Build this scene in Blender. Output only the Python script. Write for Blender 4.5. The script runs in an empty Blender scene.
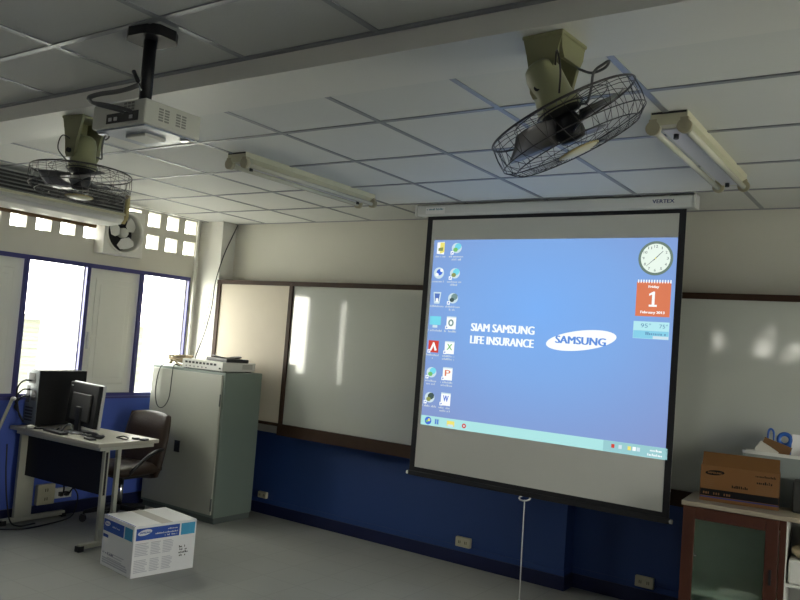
import bpy, bmesh, math, random
from mathutils import Vector, Matrix
random.seed(7)
S = bpy.context.scene
COL = S.collection
PI = math.pi
R = math.radians

# ------------------------------------------------------------------ materials
def hexlin(r, g, b):
    f = lambda c: (c/255/12.92) if c <= 10 else ((c/255+.055)/1.055)**2.4
    return (f(r), f(g), f(b))

def mat(name, col, rough=.5, metal=0, var=.06, scale=8, bump=0, bscale=60, spec=None):
    m = bpy.data.materials.new(name); m.use_nodes = True
    nt = m.node_tree; b = nt.nodes['Principled BSDF']
    b.inputs['Roughness'].default_value = rough
    b.inputs['Metallic'].default_value = metal
    if spec is not None: b.inputs['Specular IOR Level'].default_value = spec
    tc = nt.nodes.new('ShaderNodeTexCoord')
    n = nt.nodes.new('ShaderNodeTexNoise'); n.inputs['Scale'].default_value = scale
    n.inputs['Detail'].default_value = 4
    nt.links.new(tc.outputs['Object'], n.inputs['Vector'])
    mx = nt.nodes.new('ShaderNodeMix'); mx.data_type = 'RGBA'
    mx.inputs[6].default_value = (*[c*(1-var) for c in col], 1)
    mx.inputs[7].default_value = (*[min(1, c*(1+var)) for c in col], 1)
    nt.links.new(n.outputs['Fac'], mx.inputs[0])
    nt.links.new(mx.outputs[2], b.inputs['Base Color'])
    if bump:
        n2 = nt.nodes.new('ShaderNodeTexNoise'); n2.inputs['Scale'].default_value = bscale
        nt.links.new(tc.outputs['Object'], n2.inputs['Vector'])
        bp = nt.nodes.new('ShaderNodeBump'); bp.inputs['Strength'].default_value = bump
        bp.inputs['Distance'].default_value = .004
        nt.links.new(n2.outputs['Fac'], bp.inputs['Height'])
        nt.links.new(bp.outputs['Normal'], b.inputs['Normal'])
    return m

def glow(name, rgb, k=.47):
    """lit pixel colour of the projected picture (sRGB 0-255)"""
    m = bpy.data.materials.new(name); m.use_nodes = True
    b = m.node_tree.nodes['Principled BSDF']
    c = hexlin(*rgb)
    b.inputs['Base Color'].default_value = (*[x*.25 for x in c], 1)
    b.inputs['Roughness'].default_value = .9
    b.inputs['Specular IOR Level'].default_value = .1
    b.inputs['Emission Color'].default_value = (*c, 1)
    b.inputs['Emission Strength'].default_value = k
    return m

def glass(name, col=(.9, 1, .96), rough=.03, alpha=None):
    m = bpy.data.materials.new(name); m.use_nodes = True
    b = m.node_tree.nodes['Principled BSDF']
    b.inputs['Base Color'].default_value = (*col, 1)
    b.inputs['Roughness'].default_value = rough
    b.inputs['Transmission Weight'].default_value = 1
    b.inputs['IOR'].default_value = 1.1
    return m

M = {}
M['cream'] = mat('cream_paint', (.66, .64, .56), .6, bump=.1, bscale=40, var=.05, scale=2)
M['cream_left'] = mat('pale_wall_paint', (.64, .62, .55), .6, bump=.1, bscale=40, var=.05, scale=2)
M['white_paint'] = mat('white_paint', (.74, .73, .68), .5, var=.03, scale=3)
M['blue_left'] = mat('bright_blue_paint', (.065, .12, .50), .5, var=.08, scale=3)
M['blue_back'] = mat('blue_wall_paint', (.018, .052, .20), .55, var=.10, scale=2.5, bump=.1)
M['navy'] = mat('navy_gloss_paint', (.006, .010, .055), .4, var=.1)
M['frame_blue'] = mat('dark_blue_frame_paint', (.05, .05, .20), .35)
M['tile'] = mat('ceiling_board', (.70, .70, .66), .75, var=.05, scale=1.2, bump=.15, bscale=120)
M['tile_near_dim'] = mat('ceiling_board_dimmed', (.50, .505, .485), .75, var=.06, scale=1.2, bump=.15, bscale=120)  # same board, darkened for the dimmer light on the near bay
M['tbar'] = mat('ceiling_grid_metal', (.30, .31, .33), .42, metal=.5, var=.1)
M['black'] = mat('black_plastic', (.012, .012, .014), .45)
M['black_metal'] = mat('black_metal', (.010, .010, .012), .5, metal=.2)
M['screen_black'] = mat('screen_border_black', (.006, .006, .009), .7)
M['screen_white'] = mat('screen_fabric', (.62, .62, .58), .9, var=.02)
M['housing_white'] = mat('screen_housing_white', (.70, .71, .70), .4, var=.02)
M['wood_dark'] = mat('dark_brown_wood', (.042, .020, .011), .6, var=.3, scale=14, spec=.25)
M['wood_red'] = mat('reddish_brown_wood', (.060, .017, .008), .4, var=.3, scale=10)
M['wood_top'] = mat('worn_pale_top', (.34, .29, .22), .45, var=.15)
M['bulletin'] = mat('beige_board', (.60, .54, .44), .75, var=.04, bump=.1, bscale=150)
M['steel_door'] = mat('pale_grey_steel_lit', (.40, .41, .35), .42, var=.05, scale=4)  # door front paler: its bright reflection is mixed into the steel colour
M['steel_grey'] = mat('grey_green_steel_shaded', (.17, .215, .19), .42, var=.05, scale=4)  # body darker: the dark surroundings it reflects are mixed into the colour
M['steel_dark'] = mat('dark_grey_steel', (.10, .12, .115), .45)
M['fan_green'] = mat('olive_enamel', (.25, .25, .13), .38, var=.12)
M['fan_green_pale'] = mat('faded_green_enamel', (.33, .34, .19), .4, var=.1)
M['fan_wire'] = mat('grey_wire', (.075, .07, .068), .4, metal=.6)
M['fan_blade'] = mat('grey_fan_blade', (.12, .115, .12), .3, metal=.2, var=.1)
M['lamp_cream'] = mat('aged_cream_enamel', (.60, .58, .42), .4, var=.06)
M['lamp_tube'] = mat('unlit_tube_glass', (.62, .61, .52), .22, var=.03)
M['lamp_tray'] = mat('lamp_white_tray', (.66, .66, .68), .35, var=.03)
M['lamp_socket'] = mat('lamp_socket_plastic', (.42, .38, .26), .5, var=.1)
M['ac_white'] = mat('aircon_plastic', (.62, .62, .58), .3, var=.05)
M['ac_yellow'] = mat('yellowed_plastic', (.46, .38, .17), .5, var=.1)
M['ac_brown'] = mat('brown_strip', (.17, .09, .03), .5)
M['dark_grille'] = mat('dark_grille', (.03, .03, .028), .6)
M['proj_white'] = mat('projector_white', (.60, .60, .54), .4, var=.03)
M['proj_grey'] = mat('projector_vent_grey', (.26, .26, .24), .5)
M['proj_under'] = mat('projector_underside', (.30, .34, .42), .32, var=.05, spec=.8)
M['conduit'] = mat('grey_conduit', (.12, .12, .12), .5)
M['chrome'] = mat('chrome', (.7, .7, .7), .15, metal=1)
M['desk_top'] = mat('desk_grey_laminate', (.40, .38, .31), .4, var=.08)
M['desk_metal'] = mat('desk_cream_metal', (.42, .42, .35), .45, var=.06)
M['modesty'] = mat('dark_panel', (.009, .009, .012), .6, spec=.3)
M['pc_black'] = mat('tower_black', (.008, .008, .009), .6, spec=.25)
M['pc_rear'] = mat('tower_rear_steel', (.16, .18, .19), .4, metal=.4)
M['silver'] = mat('silver_bezel', (.60, .60, .60), .3, metal=.2)
M['chair_brown'] = mat('brown_leatherette', (.032, .019, .013), .45, var=.2, bump=.3, spec=.35)
M['card_white'] = mat('white_cardboard', (.86, .86, .86), .55, var=.03)
M['card_tape'] = mat('packing_tape', (.50, .47, .43), .3)
M['print_blue'] = mat('print_blue', (.022, .085, .42), .5)
M['print_cyan'] = mat('print_cyan', (.06, .37, .62), .5)
M['print_white'] = mat('print_white', (.75, .76, .80), .5)
M['print_grey'] = mat('print_grey_text', (.56, .56, .60), .6)
M['print_black'] = mat('print_black', (.008, .008, .009), .7, spec=.15)
M['print_navy'] = mat('print_navy', (.02, .03, .16), .5)
M['card_orange'] = mat('orange_cardboard', (.165, .072, .016), .6, var=.06)
M['card_inner'] = mat('brown_cardboard', (.17, .085, .03), .7)
M['socket_beige'] = mat('beige_plastic', (.50, .47, .34), .4)
M['plastic_white'] = mat('white_plastic', (.68, .68, .64), .35)
M['plastic_grey'] = mat('grey_plastic', (.26, .29, .28), .5)
M['paper'] = mat('paper', (.62, .60, .54), .8, bump=.3)
M['blue_plastic'] = mat('blue_plastic', (.02, .10, .40), .35)
M['teal_plastic'] = mat('teal_plastic', (.03, .22, .32), .35)
M['cloth'] = mat('beige_cloth', (.42, .34, .22), .9, bump=.6)
M['cord_white'] = mat('pale_cord', (.55, .55, .55), .6)
M['outside_wall'] = mat('outside_concrete', (.15, .155, .125), .8, var=.12, scale=1.5)
M['outside_dark'] = mat('outside_louvre', (.09, .10, .085), .8)
M['outside_ground'] = mat('outside_paving', (.55, .55, .50), .9)
M['shutter'] = mat('shutter_grey_white', (.78, .78, .72), .45, var=.03)
M['glass'] = glass('cabinet_glass', (.82, .92, .86), .30)
M['cab_inside'] = mat('cabinet_inside_white', (.60, .60, .56), .6)
M['cab_glassback'] = mat('cabinet_lining_sheen', (.50, .54, .48), .6)  # lining lightened to stand in for the grey reflection in the pane
M['whiteboard'] = mat('whiteboard_enamel', (.56, .58, .53), .07, var=.03, scale=3, spec=.9)

# floor: 30 cm vinyl tiles with thin joints
def floor_mat():
    m = bpy.data.materials.new('grey_floor_tiles'); m.use_nodes = True
    nt = m.node_tree; b = nt.nodes['Principled BSDF']
    tc = nt.nodes.new('ShaderNodeTexCoord')
    br = nt.nodes.new('ShaderNodeTexBrick')
    br.offset = 0; br.inputs['Scale'].default_value = 1
    br.inputs['Brick Width'].default_value = .305; br.inputs['Row Height'].default_value = .305
    br.inputs['Mortar Size'].default_value = .006; br.inputs['Mortar Smooth'].default_value = .4
    br.inputs['Color1'].default_value = (.27, .28, .27, 1)
    br.inputs['Color2'].default_value = (.235, .245, .235, 1)
    br.inputs['Mortar'].default_value = (.18, .185, .175, 1)
    nt.links.new(tc.outputs['Object'], br.inputs['Vector'])
    n = nt.nodes.new('ShaderNodeTexNoise'); n.inputs['Scale'].default_value = 2.2; n.inputs['Detail'].default_value = 6
    nt.links.new(tc.outputs['Object'], n.inputs['Vector'])
    mx = nt.nodes.new('ShaderNodeMix'); mx.data_type = 'RGBA'; mx.blend_type = 'MULTIPLY'
    mx.inputs[0].default_value = .55
    cr = nt.nodes.new('ShaderNodeValToRGB')
    cr.color_ramp.elements[0].position = .3; cr.color_ramp.elements[0].color = (.62, .62, .6, 1)
    cr.color_ramp.elements[1].position = .75; cr.color_ramp.elements[1].color = (1.1, 1.08, 1.02, 1)
    nt.links.new(n.outputs['Fac'], cr.inputs[0])
    nt.links.new(br.outputs['Color'], mx.inputs[6]); nt.links.new(cr.outputs[0], mx.inputs[7])
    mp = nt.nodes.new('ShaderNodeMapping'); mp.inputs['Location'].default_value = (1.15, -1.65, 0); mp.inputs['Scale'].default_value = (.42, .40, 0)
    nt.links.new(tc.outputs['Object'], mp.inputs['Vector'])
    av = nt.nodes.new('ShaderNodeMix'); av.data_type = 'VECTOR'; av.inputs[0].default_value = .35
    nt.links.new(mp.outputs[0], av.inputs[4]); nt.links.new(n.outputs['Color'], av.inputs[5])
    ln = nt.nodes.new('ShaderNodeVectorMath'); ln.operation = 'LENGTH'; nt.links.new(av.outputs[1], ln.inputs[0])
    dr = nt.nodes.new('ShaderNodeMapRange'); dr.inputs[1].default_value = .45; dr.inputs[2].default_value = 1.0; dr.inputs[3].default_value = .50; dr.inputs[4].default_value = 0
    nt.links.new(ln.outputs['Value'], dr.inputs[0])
    pool = nt.nodes.new('ShaderNodeMix'); pool.data_type = 'RGBA'; pool.inputs[7].default_value = (.52, .52, .475, 1)  # mid-floor made paler: light difference across the room painted into the colour
    nt.links.new(dr.outputs[0], pool.inputs[0]); nt.links.new(mx.outputs[2], pool.inputs[6])
    nt.links.new(pool.outputs[2], b.inputs['Base Color'])
    mr = nt.nodes.new('ShaderNodeMapRange')
    mr.inputs[3].default_value = .42; mr.inputs[4].default_value = .62; b.inputs['Specular IOR Level'].default_value = .32
    nt.links.new(n.outputs['Fac'], mr.inputs[0]); nt.links.new(mr.outputs[0], b.inputs['Roughness'])
    return m
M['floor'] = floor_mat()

# blue desktop picture: wallpaper with its own soft radial gradient
def desktop_mat():
    m = bpy.data.materials.new('desktop_wallpaper'); m.use_nodes = True
    nt = m.node_tree; b = nt.nodes['Principled BSDF']
    b.inputs['Base Color'].default_value = (.06, .09, .2, 1); b.inputs['Roughness'].default_value = .9
    b.inputs['Specular IOR Level'].default_value = .1
    tc = nt.nodes.new('ShaderNodeTexCoord')
    mp = nt.nodes.new('ShaderNodeMapping'); mp.inputs['Location'].default_value = (0, 0, -1.2)
    mp.inputs['Scale'].default_value = (.75, 0, 1)
    nt.links.new(tc.outputs['Object'], mp.inputs['Vector'])
    ln = nt.nodes.new('ShaderNodeVectorMath'); ln.operation = 'LENGTH'
    nt.links.new(mp.outputs[0], ln.inputs[0])
    cr = nt.nodes.new('ShaderNodeValToRGB'); e = cr.color_ramp.elements
    e[0].position = 0; e[0].color = (.165, .36, .74, 1)
    e[1].position = 1; e[1].color = (.19, .25, .47, 1)
    k = e.new(.45); k.color = (.175, .33, .64, 1)
    nt.links.new(ln.outputs['Value'], cr.inputs[0])
    nt.links.new(cr.outputs[0], b.inputs['Emission Color'])
    b.inputs['Emission Strength'].default_value = .565
    return m
M['desktop'] = desktop_mat()
for n, c in dict(w=(250, 255, 255), taskbar=(172, 226, 226), taskbar2=(150, 200, 205), pale=(205, 225, 235), yellow=(235, 225, 120), orange=(216, 124, 90),
                 green=(120, 190, 110), cyan=(120, 215, 235), red=(205, 70, 60), dark=(70, 90, 90), grey=(120, 150, 150),
                 label=(205, 215, 222), blueink=(70, 110, 215), steel=(90, 120, 190), olive=(140, 150, 90), face=(232, 245, 235), rim=(110, 130, 120),
                 sky=(180, 230, 238), sky2=(135, 205, 230), logo=(96, 144, 220), haze=(96, 142, 178)).items():
    M['g_'+n] = glow('lit_'+n, c)

# ------------------------------------------------------------------ mesh builder
class MB:
    def __init__(s, *mats):
        s.bm = bmesh.new(); s.mats = [M[m] for m in mats]; s.cur = 0; s.T = Matrix.Identity(4); s.sm = set()
    def _fin(s, vs, fs, smooth=False):
        for v in vs: v.co = s.T @ v.co
        for f in fs:
            f.material_index = s.cur; f.smooth = smooth
    def use(s, i): s.cur = i; return s
    def box(s, c, d, rot=None, bev=0, seg=2):
        r = bmesh.ops.create_cube(s.bm, size=1)
        vs = r['verts']
        mtx = Matrix.Translation(c) @ (rot if rot else Matrix.Identity(4)) @ Matrix.Diagonal((*d, 1))
        for v in vs: v.co = mtx @ v.co
        fs = list({f for v in vs for f in v.link_faces})
        if bev:
            es = list({e for v in vs for e in v.link_edges})
            r = bmesh.ops.bevel(s.bm, geom=es, offset=bev, segments=seg, affect='EDGES', profile=.5)
            fs = list({f for f in r['faces']} | {f for f in fs if f.is_valid})
            vs = list({v for f in fs for v in f.verts})
            allf = set(fs)
            for v in vs: allf |= set(v.link_faces)
            fs = list(allf); vs = list({v for f in fs for v in f.verts})
        s._fin(vs, fs)
        return s
    def bx(s, x0, x1, y0, y1, z0, z1, bev=0):
        return s.box(((x0+x1)/2, (y0+y1)/2, (z0+z1)/2), (abs(x1-x0), abs(y1-y0), abs(z1-z0)), bev=bev)
    def quad(s, pts):
        vs = [s.bm.verts.new(p) for p in pts]; f = s.bm.faces.new(vs); s._fin(vs, [f]); return s
    def cone(s, p0, p1, r0, r1, n=16, caps=True):
        p0, p1 = Vector(p0), Vector(p1); d = p1-p0
        r = bmesh.ops.create_cone(s.bm, cap_ends=caps, segments=n, radius1=r0, radius2=r1, depth=d.length)
        q = d.to_track_quat('Z', 'Y').to_matrix().to_4x4()
        mtx = Matrix.Translation((p0+p1)/2) @ q
        vs = r['verts']
        for v in vs: v.co = mtx @ v.co
        fs = list({f for v in vs for f in v.link_faces})
        s._fin(vs, fs, False)
        for f in fs: f.smooth = len(f.verts) == 4
        return s
    def cyl(s, p0, p1, r, n=16): return s.cone(p0, p1, r, r, n)
    def ball(s, c, r, sc=(1, 1, 1), n=14):
        q = bmesh.ops.create_uvsphere(s.bm, u_segments=n, v_segments=max(6, n//2+2), radius=r)
        for v in q['verts']: v.co = Vector((v.co.x*sc[0], v.co.y*sc[1], v.co.z*sc[2]))+Vector(c)
        s._fin(q['verts'], list({f for v in q['verts'] for f in v.link_faces}), True); return s
    def tube(s, pts, r, n=6, closed=False):
        pts = [Vector(p) for p in pts]; N = len(pts); rings = []
        up = Vector((0, 0, 1)); prev = None
        for i, p in enumerate(pts):
            a = pts[(i-1) % N] if (closed or i > 0) else p
            b = pts[(i+1) % N] if (closed or i < N-1) else p
            t = (b-a)
            t = t.normalized() if t.length > 1e-9 else Vector((0, 0, 1))
            if prev is None:
                ref = up if abs(t.dot(up)) < .9 else Vector((1, 0, 0))
                u = t.cross(ref).normalized()
            else:
                u = (prev - t*prev.dot(t))
                u = u.normalized() if u.length > 1e-6 else t.cross(Vector((1, 0, .3))).normalized()
            prev = u; w = t.cross(u)
            rr = r[i] if isinstance(r, (list, tuple)) else r
            rings.append([s.bm.verts.new(p+u*math.cos(2*PI*k/n)*rr+w*math.sin(2*PI*k/n)*rr) for k in range(n)])
        fs = []
        for i in range(N if closed else N-1):
            A, B = rings[i], rings[(i+1) % N]
            for k in range(n): fs.append(s.bm.faces.new((A[k], A[(k+1) % n], B[(k+1) % n], B[k])))
        if not closed:
            fs.append(s.bm.faces.new(rings[0][::-1])); fs.append(s.bm.faces.new(rings[-1]))
        s._fin([v for q in rings for v in q], fs, True); return s
    def prism(s, poly, axis, a, b):
        """poly = 2-D points; axis 0/1/2 = extrusion axis from a to b"""
        def P(p, t):
            l = list(p); l.insert(axis, t); return l
        A = [s.bm.verts.new(P(p, a)) for p in poly]; B = [s.bm.verts.new(P(p, b)) for p in poly]
        n = len(poly); fs = [s.bm.faces.new(A), s.bm.faces.new(B[::-1])]
        for i in range(n): fs.append(s.bm.faces.new((A[i], B[i], B[(i+1) % n], A[(i+1) % n])))
        s._fin(A+B, fs); return s
    def lathe(s, prof, n=24, T=None):
        """prof = (r, z) list around local z"""
        rings = []
        for r, z in prof:
            rings.append([s.bm.verts.new((max(r, 1e-4)*math.cos(2*PI*k/n), max(r, 1e-4)*math.sin(2*PI*k/n), z)) for k in range(n)])
        fs = []
        for A, B in zip(rings, rings[1:]):
            for k in range(n): fs.append(s.bm.faces.new((A[k], A[(k+1) % n], B[(k+1) % n], B[k])))
        vs = [v for q in rings for v in q]
        if T:
            for v in vs: v.co = T @ v.co
        s._fin(vs, fs, True); return s
    def text(s, body, x, y, z, w, h, depth=.0006, bold=.0, axis='-y', shear=0):
        """flat lettering: lower-left corner x,z on the plane y, facing -y ('-y') or +x ('+x': x is then along +y)"""
        c = bpy.data.curves.new('lettering', 'FONT'); c.body = body; c.size = 1; c.resolution_u = 3
        c.extrude = 0; c.shear = shear
        o = bpy.data.objects.new('lettering', c)
        me = bpy.data.meshes.new_from_object(o)
        xs = [v.co.x for v in me.vertices]; ys = [v.co.y for v in me.vertices]
        x0, x1, y0, y1 = min(xs), max(xs), min(ys), max(ys)
        for k, dx in enumerate((0, -bold*h*3, bold*h*3) if bold else (0,)):
            vs = []; yo = (-k if axis == '-y' else k)*.00004
            for v in me.vertices:
                a = (v.co.x-x0)/(x1-x0)*w+dx; b = (v.co.y-y0)/(y1-y0)*h
                vs.append(s.bm.verts.new((x+a, y+yo, z+b) if axis == '-y' else (y+yo, x+a, z+b)))
            fs = []
            for p in me.polygons:
                try: fs.append(s.bm.faces.new([vs[i] for i in p.vertices]))
                except ValueError: pass
            s._fin(vs, fs)
        bpy.data.objects.remove(o); bpy.data.meshes.remove(me); bpy.data.curves.remove(c)
        return s
    def marks(s, x, y, z, w, h, axis='-y', seed=1, gap=()):
        """a row of print too small to read: short strokes of uneven height and width"""
        q = random.Random(seed); a = 0; cell = h*.62
        while a < w-cell*.6:
            b = cell*q.uniform(.45, .8); t = h*q.choice((.62, .66, 1))
            if q.random() > .12:
                P = [(x+a, z), (x+a+b, z), (x+a+b, z+t), (x+a, z+t)]
                s.quad([(u, y, v) if axis == '-y' else (y, u, v) for u, v in P])
            a += cell
        return s
    def build(s, name, parent=None, world=True, recalc=True):
        """world=True: coordinates are world ones and are brought into the parent's frame"""
        if recalc: bmesh.ops.recalc_face_normals(s.bm, faces=s.bm.faces)
        root = parent
        if parent is not None and world:
            mw = Matrix.Identity(4); p = parent
            while p is not None: mw = p.matrix_basis @ mw; p = p.parent
            bmesh.ops.transform(s.bm, matrix=mw.inverted(), verts=s.bm.verts)
        me = bpy.data.meshes.new(name); s.bm.to_mesh(me); s.bm.free()
        for m in s.mats: me.materials.append(m)
        o = bpy.data.objects.new(name, me); COL.objects.link(o)
        if parent is not None: o.parent = parent
        return o

def tag(o, label, cat, group=None):
    o['label'] = label; o['category'] = cat
    if group: o['group'] = group
    return o
def thing(name, label, cat, loc, rz=0, group=None):
    o = bpy.data.objects.new(name, None); COL.objects.link(o); o.empty_display_size = .1
    o.matrix_basis = Matrix.Translation(loc) @ Matrix.Rotation(rz, 4, 'Z')
    return tag(o, label, cat, group)
def alone(o, origin):
    """move a single-mesh thing's origin"""
    o.data.transform(Matrix.Translation(-Vector(origin))); o.location = origin; return o
def structure(o):
    o['kind'] = 'structure'; return o
def copy_tree(o, parent=None):
    c = o.copy(); COL.objects.link(c); c.parent = parent
    for ch in list(o.children): copy_tree(ch, c)
    return c
def spline(pts, n=8):
    """Catmull-Rom through points"""
    P = [Vector(p) for p in pts]; P = [P[0]*2-P[1]]+P+[P[-1]*2-P[-2]]; out = []
    for i in range(1, len(P)-2):
        a, b, c, d = P[i-1:i+3]
        for k in range(n):
            t = k/n
            out.append(.5*((2*b)+(c-a)*t+(2*a-5*b+4*c-d)*t*t+(3*b-a-3*c+d)*t**3))
    out.append(P[-2]); return out

# ------------------------------------------------------------------ room constants
XL, XR = -5.88, 2.60          # window wall / opposite wall
YB, YR = 5.26, -3.0           # board wall / rear wall
CE = 2.62                     # ceiling
SILL, HEAD = .955, 2.075

def holed_wall(mb, axis_x, thick, ys, zs, holes, split_z=None, m_low=1, m_up=0):
    """wall in the plane x=axis_x (inner face), going outward by `thick`; holes=(y0,y1,z0,z1)"""
    Y = sorted(set(ys)); Z = sorted(set(zs))
    def solid(i, j):
        if not (0 <= i < len(Y)-1 and 0 <= j < len(Z)-1): return False
        cy, cz = (Y[i]+Y[i+1])/2, (Z[j]+Z[j+1])/2
        return not any(a < cy < b and c < cz < d for a, b, c, d in holes)
    xo = axis_x+thick
    for i in range(len(Y)-1):
        for j in range(len(Z)-1):
            if not solid(i, j): continue
            y0, y1, z0, z1 = Y[i], Y[i+1], Z[j], Z[j+1]
            mb.use(m_low if split_z and (z0+z1)/2 < split_z else m_up)
            mb.quad([(axis_x, y0, z0), (axis_x, y1, z0), (axis_x, y1, z1), (axis_x, y0, z1)])
            mb.quad([(xo, y0, z0), (xo, y0, z1), (xo, y1, z1), (xo, y1, z0)])
            if not solid(i-1, j): mb.quad([(axis_x, y0, z0), (axis_x, y0, z1), (xo, y0, z1), (xo, y0, z0)])
            if not solid(i+1, j): mb.quad([(axis_x, y1, z0), (xo, y1, z0), (xo, y1, z1), (axis_x, y1, z1)])
            if not solid(i, j-1): mb.quad([(axis_x, y0, z0), (xo, y0, z0), (xo, y1, z0), (axis_x, y1, z0)])
            if not solid(i, j+1): mb.quad([(axis_x, y0, z1), (axis_x, y1, z1), (xo, y1, z1), (xo, y0, z1)])

# floor and ceiling
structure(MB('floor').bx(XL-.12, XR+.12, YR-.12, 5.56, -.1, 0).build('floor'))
c = MB('tile', 'tile_near_dim')
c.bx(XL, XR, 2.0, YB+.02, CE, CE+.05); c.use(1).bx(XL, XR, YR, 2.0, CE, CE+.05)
structure(c.build('ceiling'))
g = MB('tbar')
X0, DX = -2.752, .608
for k in range(-5, 9):
    x = X0+DX*k
    if XL < x < XR: g.bx(x-.012, x+.012, YR, 2.0, CE-.004, CE+.002).bx(x-.012, x+.012, 2.285, YB, CE-.004, CE+.002)
for y in (2.846, 3.450, 4.053, 4.660, 1.602, .998, .394, -.21, -.814, -1.418, -2.022, -2.626):
    g.bx(XL, XR, y-.012, y+.012, CE-.0045, CE+.002)
g.bx(XL, XR, YB-.018, YB, CE-.005, CE+.002).bx(XL, XL+.018, 2.285, YB, CE-.005, CE+.002)
g.bx(XL, XR, 1.976, 2.0, CE-.006, CE+.002)
structure(g.build('trim_ceiling_grid'))
structure(MB('white_paint').bx(XL, XR, 2.0, 2.285, 2.545, CE+.03).build('ceiling_beam'))

# ---- left wall: breeze-block lights over a band of windows
BAYS = [(-.36+.54*k, .18+.54*k) for k in range(0, 10)]        # window bays, last one ends at y = 5.01
BAYS = [(a+.51-.00, b+.51) for a, b in BAYS]
BAYS = [(a, b) for a, b in BAYS if b < 5.1]
holes = [(BAYS[0][0], BAYS[-1][1], SILL, HEAD)]
bl = [4.545+.21*k for k in range(-22, 3)]
for cy in bl:
    for zc in (2.345, 2.545): holes.append((cy-.066, cy+.066, zc-.063, zc+.063))
ys = [YR-.12, 5.56]+[v for h in holes for v in h[:2]]; zs = [0, CE+.05, SILL]+[v for h in holes for v in h[2:]]
w = MB('cream_left', 'blue_left')
holed_wall(w, XL, -.12, ys, zs, holes, SILL)
structure(w.build('wall_left'))
structure(MB('navy').bx(XL, XL+.02, YR, YB, 0, .10).build('baseboard_left'))
structure(MB('white_paint').bx(XL, -5.574, 5.09, YB, 0, CE).build('column_corner'))
tag(alone(MB('white_paint').cyl((-5.845, 5.035, 0), (-5.845, 5.035, CE), .017, 12).build('conduit_pipe'), (-5.845, 5.035, 0)),
    'white vertical pipe running floor to ceiling beside the corner column', 'pipe')

def leaf(name, parent, hinge_y, ang, wd, sgn):
    """one panelled shutter leaf; ang = opening outwards about a hinge at hinge_y (sgn=-1: leaf goes towards -y when closed)"""
    T = Matrix.Translation((XL-.034, hinge_y, 0)) @ Matrix.Rotation(ang, 4, 'Z')
    mb = MB('shutter'); mb.T = T
    h0, h1 = SILL+.012, HEAD-.012
    y0, y1 = (-wd, 0) if sgn < 0 else (0, wd)
    mb.box((0, (y0+y1)/2, (h0+h1)/2), (.030, wd, h1-h0), bev=.004)
    for s in (-1, 1):
        mb.box((.017*s, (y0+y1)/2, (h0+h1)/2), (.010, wd-.17, h1-h0-.20), bev=.004)
        mb.box((.023*s, (y0+y1)/2, (h0+h1)/2), (.006, wd-.26, h1-h0-.30), bev=.003)
    o = mb.build(name, parent)
    return o
LEAF_ANG = {}
nb = len(BAYS)
for i, (a, b) in enumerate(BAYS):
    f = MB('frame_blue')
    x0, x1 = XL-.014, XL+.012
    t = .017
    f.bx(x0, x1, a+.0005, a+t, SILL, HEAD).bx(x0, x1, b-t, b-.0005, SILL, HEAD)
    f.bx(x0, x1-.001, a+t, b-t, SILL+.0065, SILL+.035).bx(x0, x1-.001, a+t, b-t, HEAD-.035, HEAD)
    fr = structure(f.build('window_%d' % (i+1)))
    k = nb-1-i                       # 0 = bay nearest the board wall
    wd = b-a-.012
    if k == 0: leaf('shutter', fr, b-.006, R(-88), wd, -1)
    elif k == 2: leaf('shutter', fr, b-.006, R(-84), wd*.92, -1)
    elif k == 4: leaf('shutter', fr, a+.006, 0, wd*.78, 1)
    else: leaf('shutter', fr, b-.006, 0, wd, -1)
    if k in (1, 3):
        MB('silver').bx(XL-.014, XL+.012, a+.045, a+.057, 1.36, 1.50, .003).build('handle', fr)
structure(MB('frame_blue').bx(XL-.12, XL+.03, BAYS[0][0]-.03, BAYS[-1][1]+.02, SILL-.012, SILL+.006).build('trim_window_sill'))

# ---- back wall
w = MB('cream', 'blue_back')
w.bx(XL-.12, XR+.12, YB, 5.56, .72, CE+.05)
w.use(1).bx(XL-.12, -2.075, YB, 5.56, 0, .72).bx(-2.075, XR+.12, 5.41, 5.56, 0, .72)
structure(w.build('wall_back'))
bb = MB('navy', 'blue_back')
bb.bx(XL, -2.06, YB-.016, YB, 0, .095).bx(-2.075, -2.06, YB, 5.41, 0, .095).bx(-2.06, XR, 5.394, 5.41, 0, .095)
bb.use(1).bx(XL, -2.068, YB-.008, YB, .095, .135).bx(-2.068, XR, 5.402, 5.41, .095, .135)
structure(bb.build('baseboard_back'))
# ---- unseen rear and right walls; openings placed and sized for the light
w = MB('cream', 'blue_left'); w.T = Matrix(((0, 1, 0, 0), (1, 0, 0, 0), (0, 0, 1, 0), (0, 0, 0, 1)))
GLINT_SLOTS = [(-2.92, -2.85, 1.90, 2.14), (-2.32, -2.06, 2.00, 2.05), (-2.33, -2.12, 1.86, 1.93), (-2.20, -2.06, 2.20, 2.24), (-1.84, -1.70, 1.93, 2.02), (-1.92, -1.76, 1.82, 1.86)]  # slots added to put bright reflections on the whiteboard
holed_wall(w, YR, -.12, [XL-.12, XR+.12]+[v for h in GLINT_SLOTS for v in h[:2]], [0, CE+.05, SILL]+[v for h in GLINT_SLOTS for v in h[2:]], GLINT_SLOTS, SILL)
structure(w.build('wall_rear'))
w = MB('cream', 'blue_left')
RH = [(.0, .8, 1.0, 2.05), (2.6, 3.75, 0.02, 2.0)]  # unseen window and doorway, sized for the side light they give
holed_wall(w, XR, .12, [YR-.12, 5.56]+[v for h in RH for v in h[:2]], [0, CE+.05, SILL]+[v for h in RH for v in h[2:]], RH, SILL)
structure(w.build('wall_right'))
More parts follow.
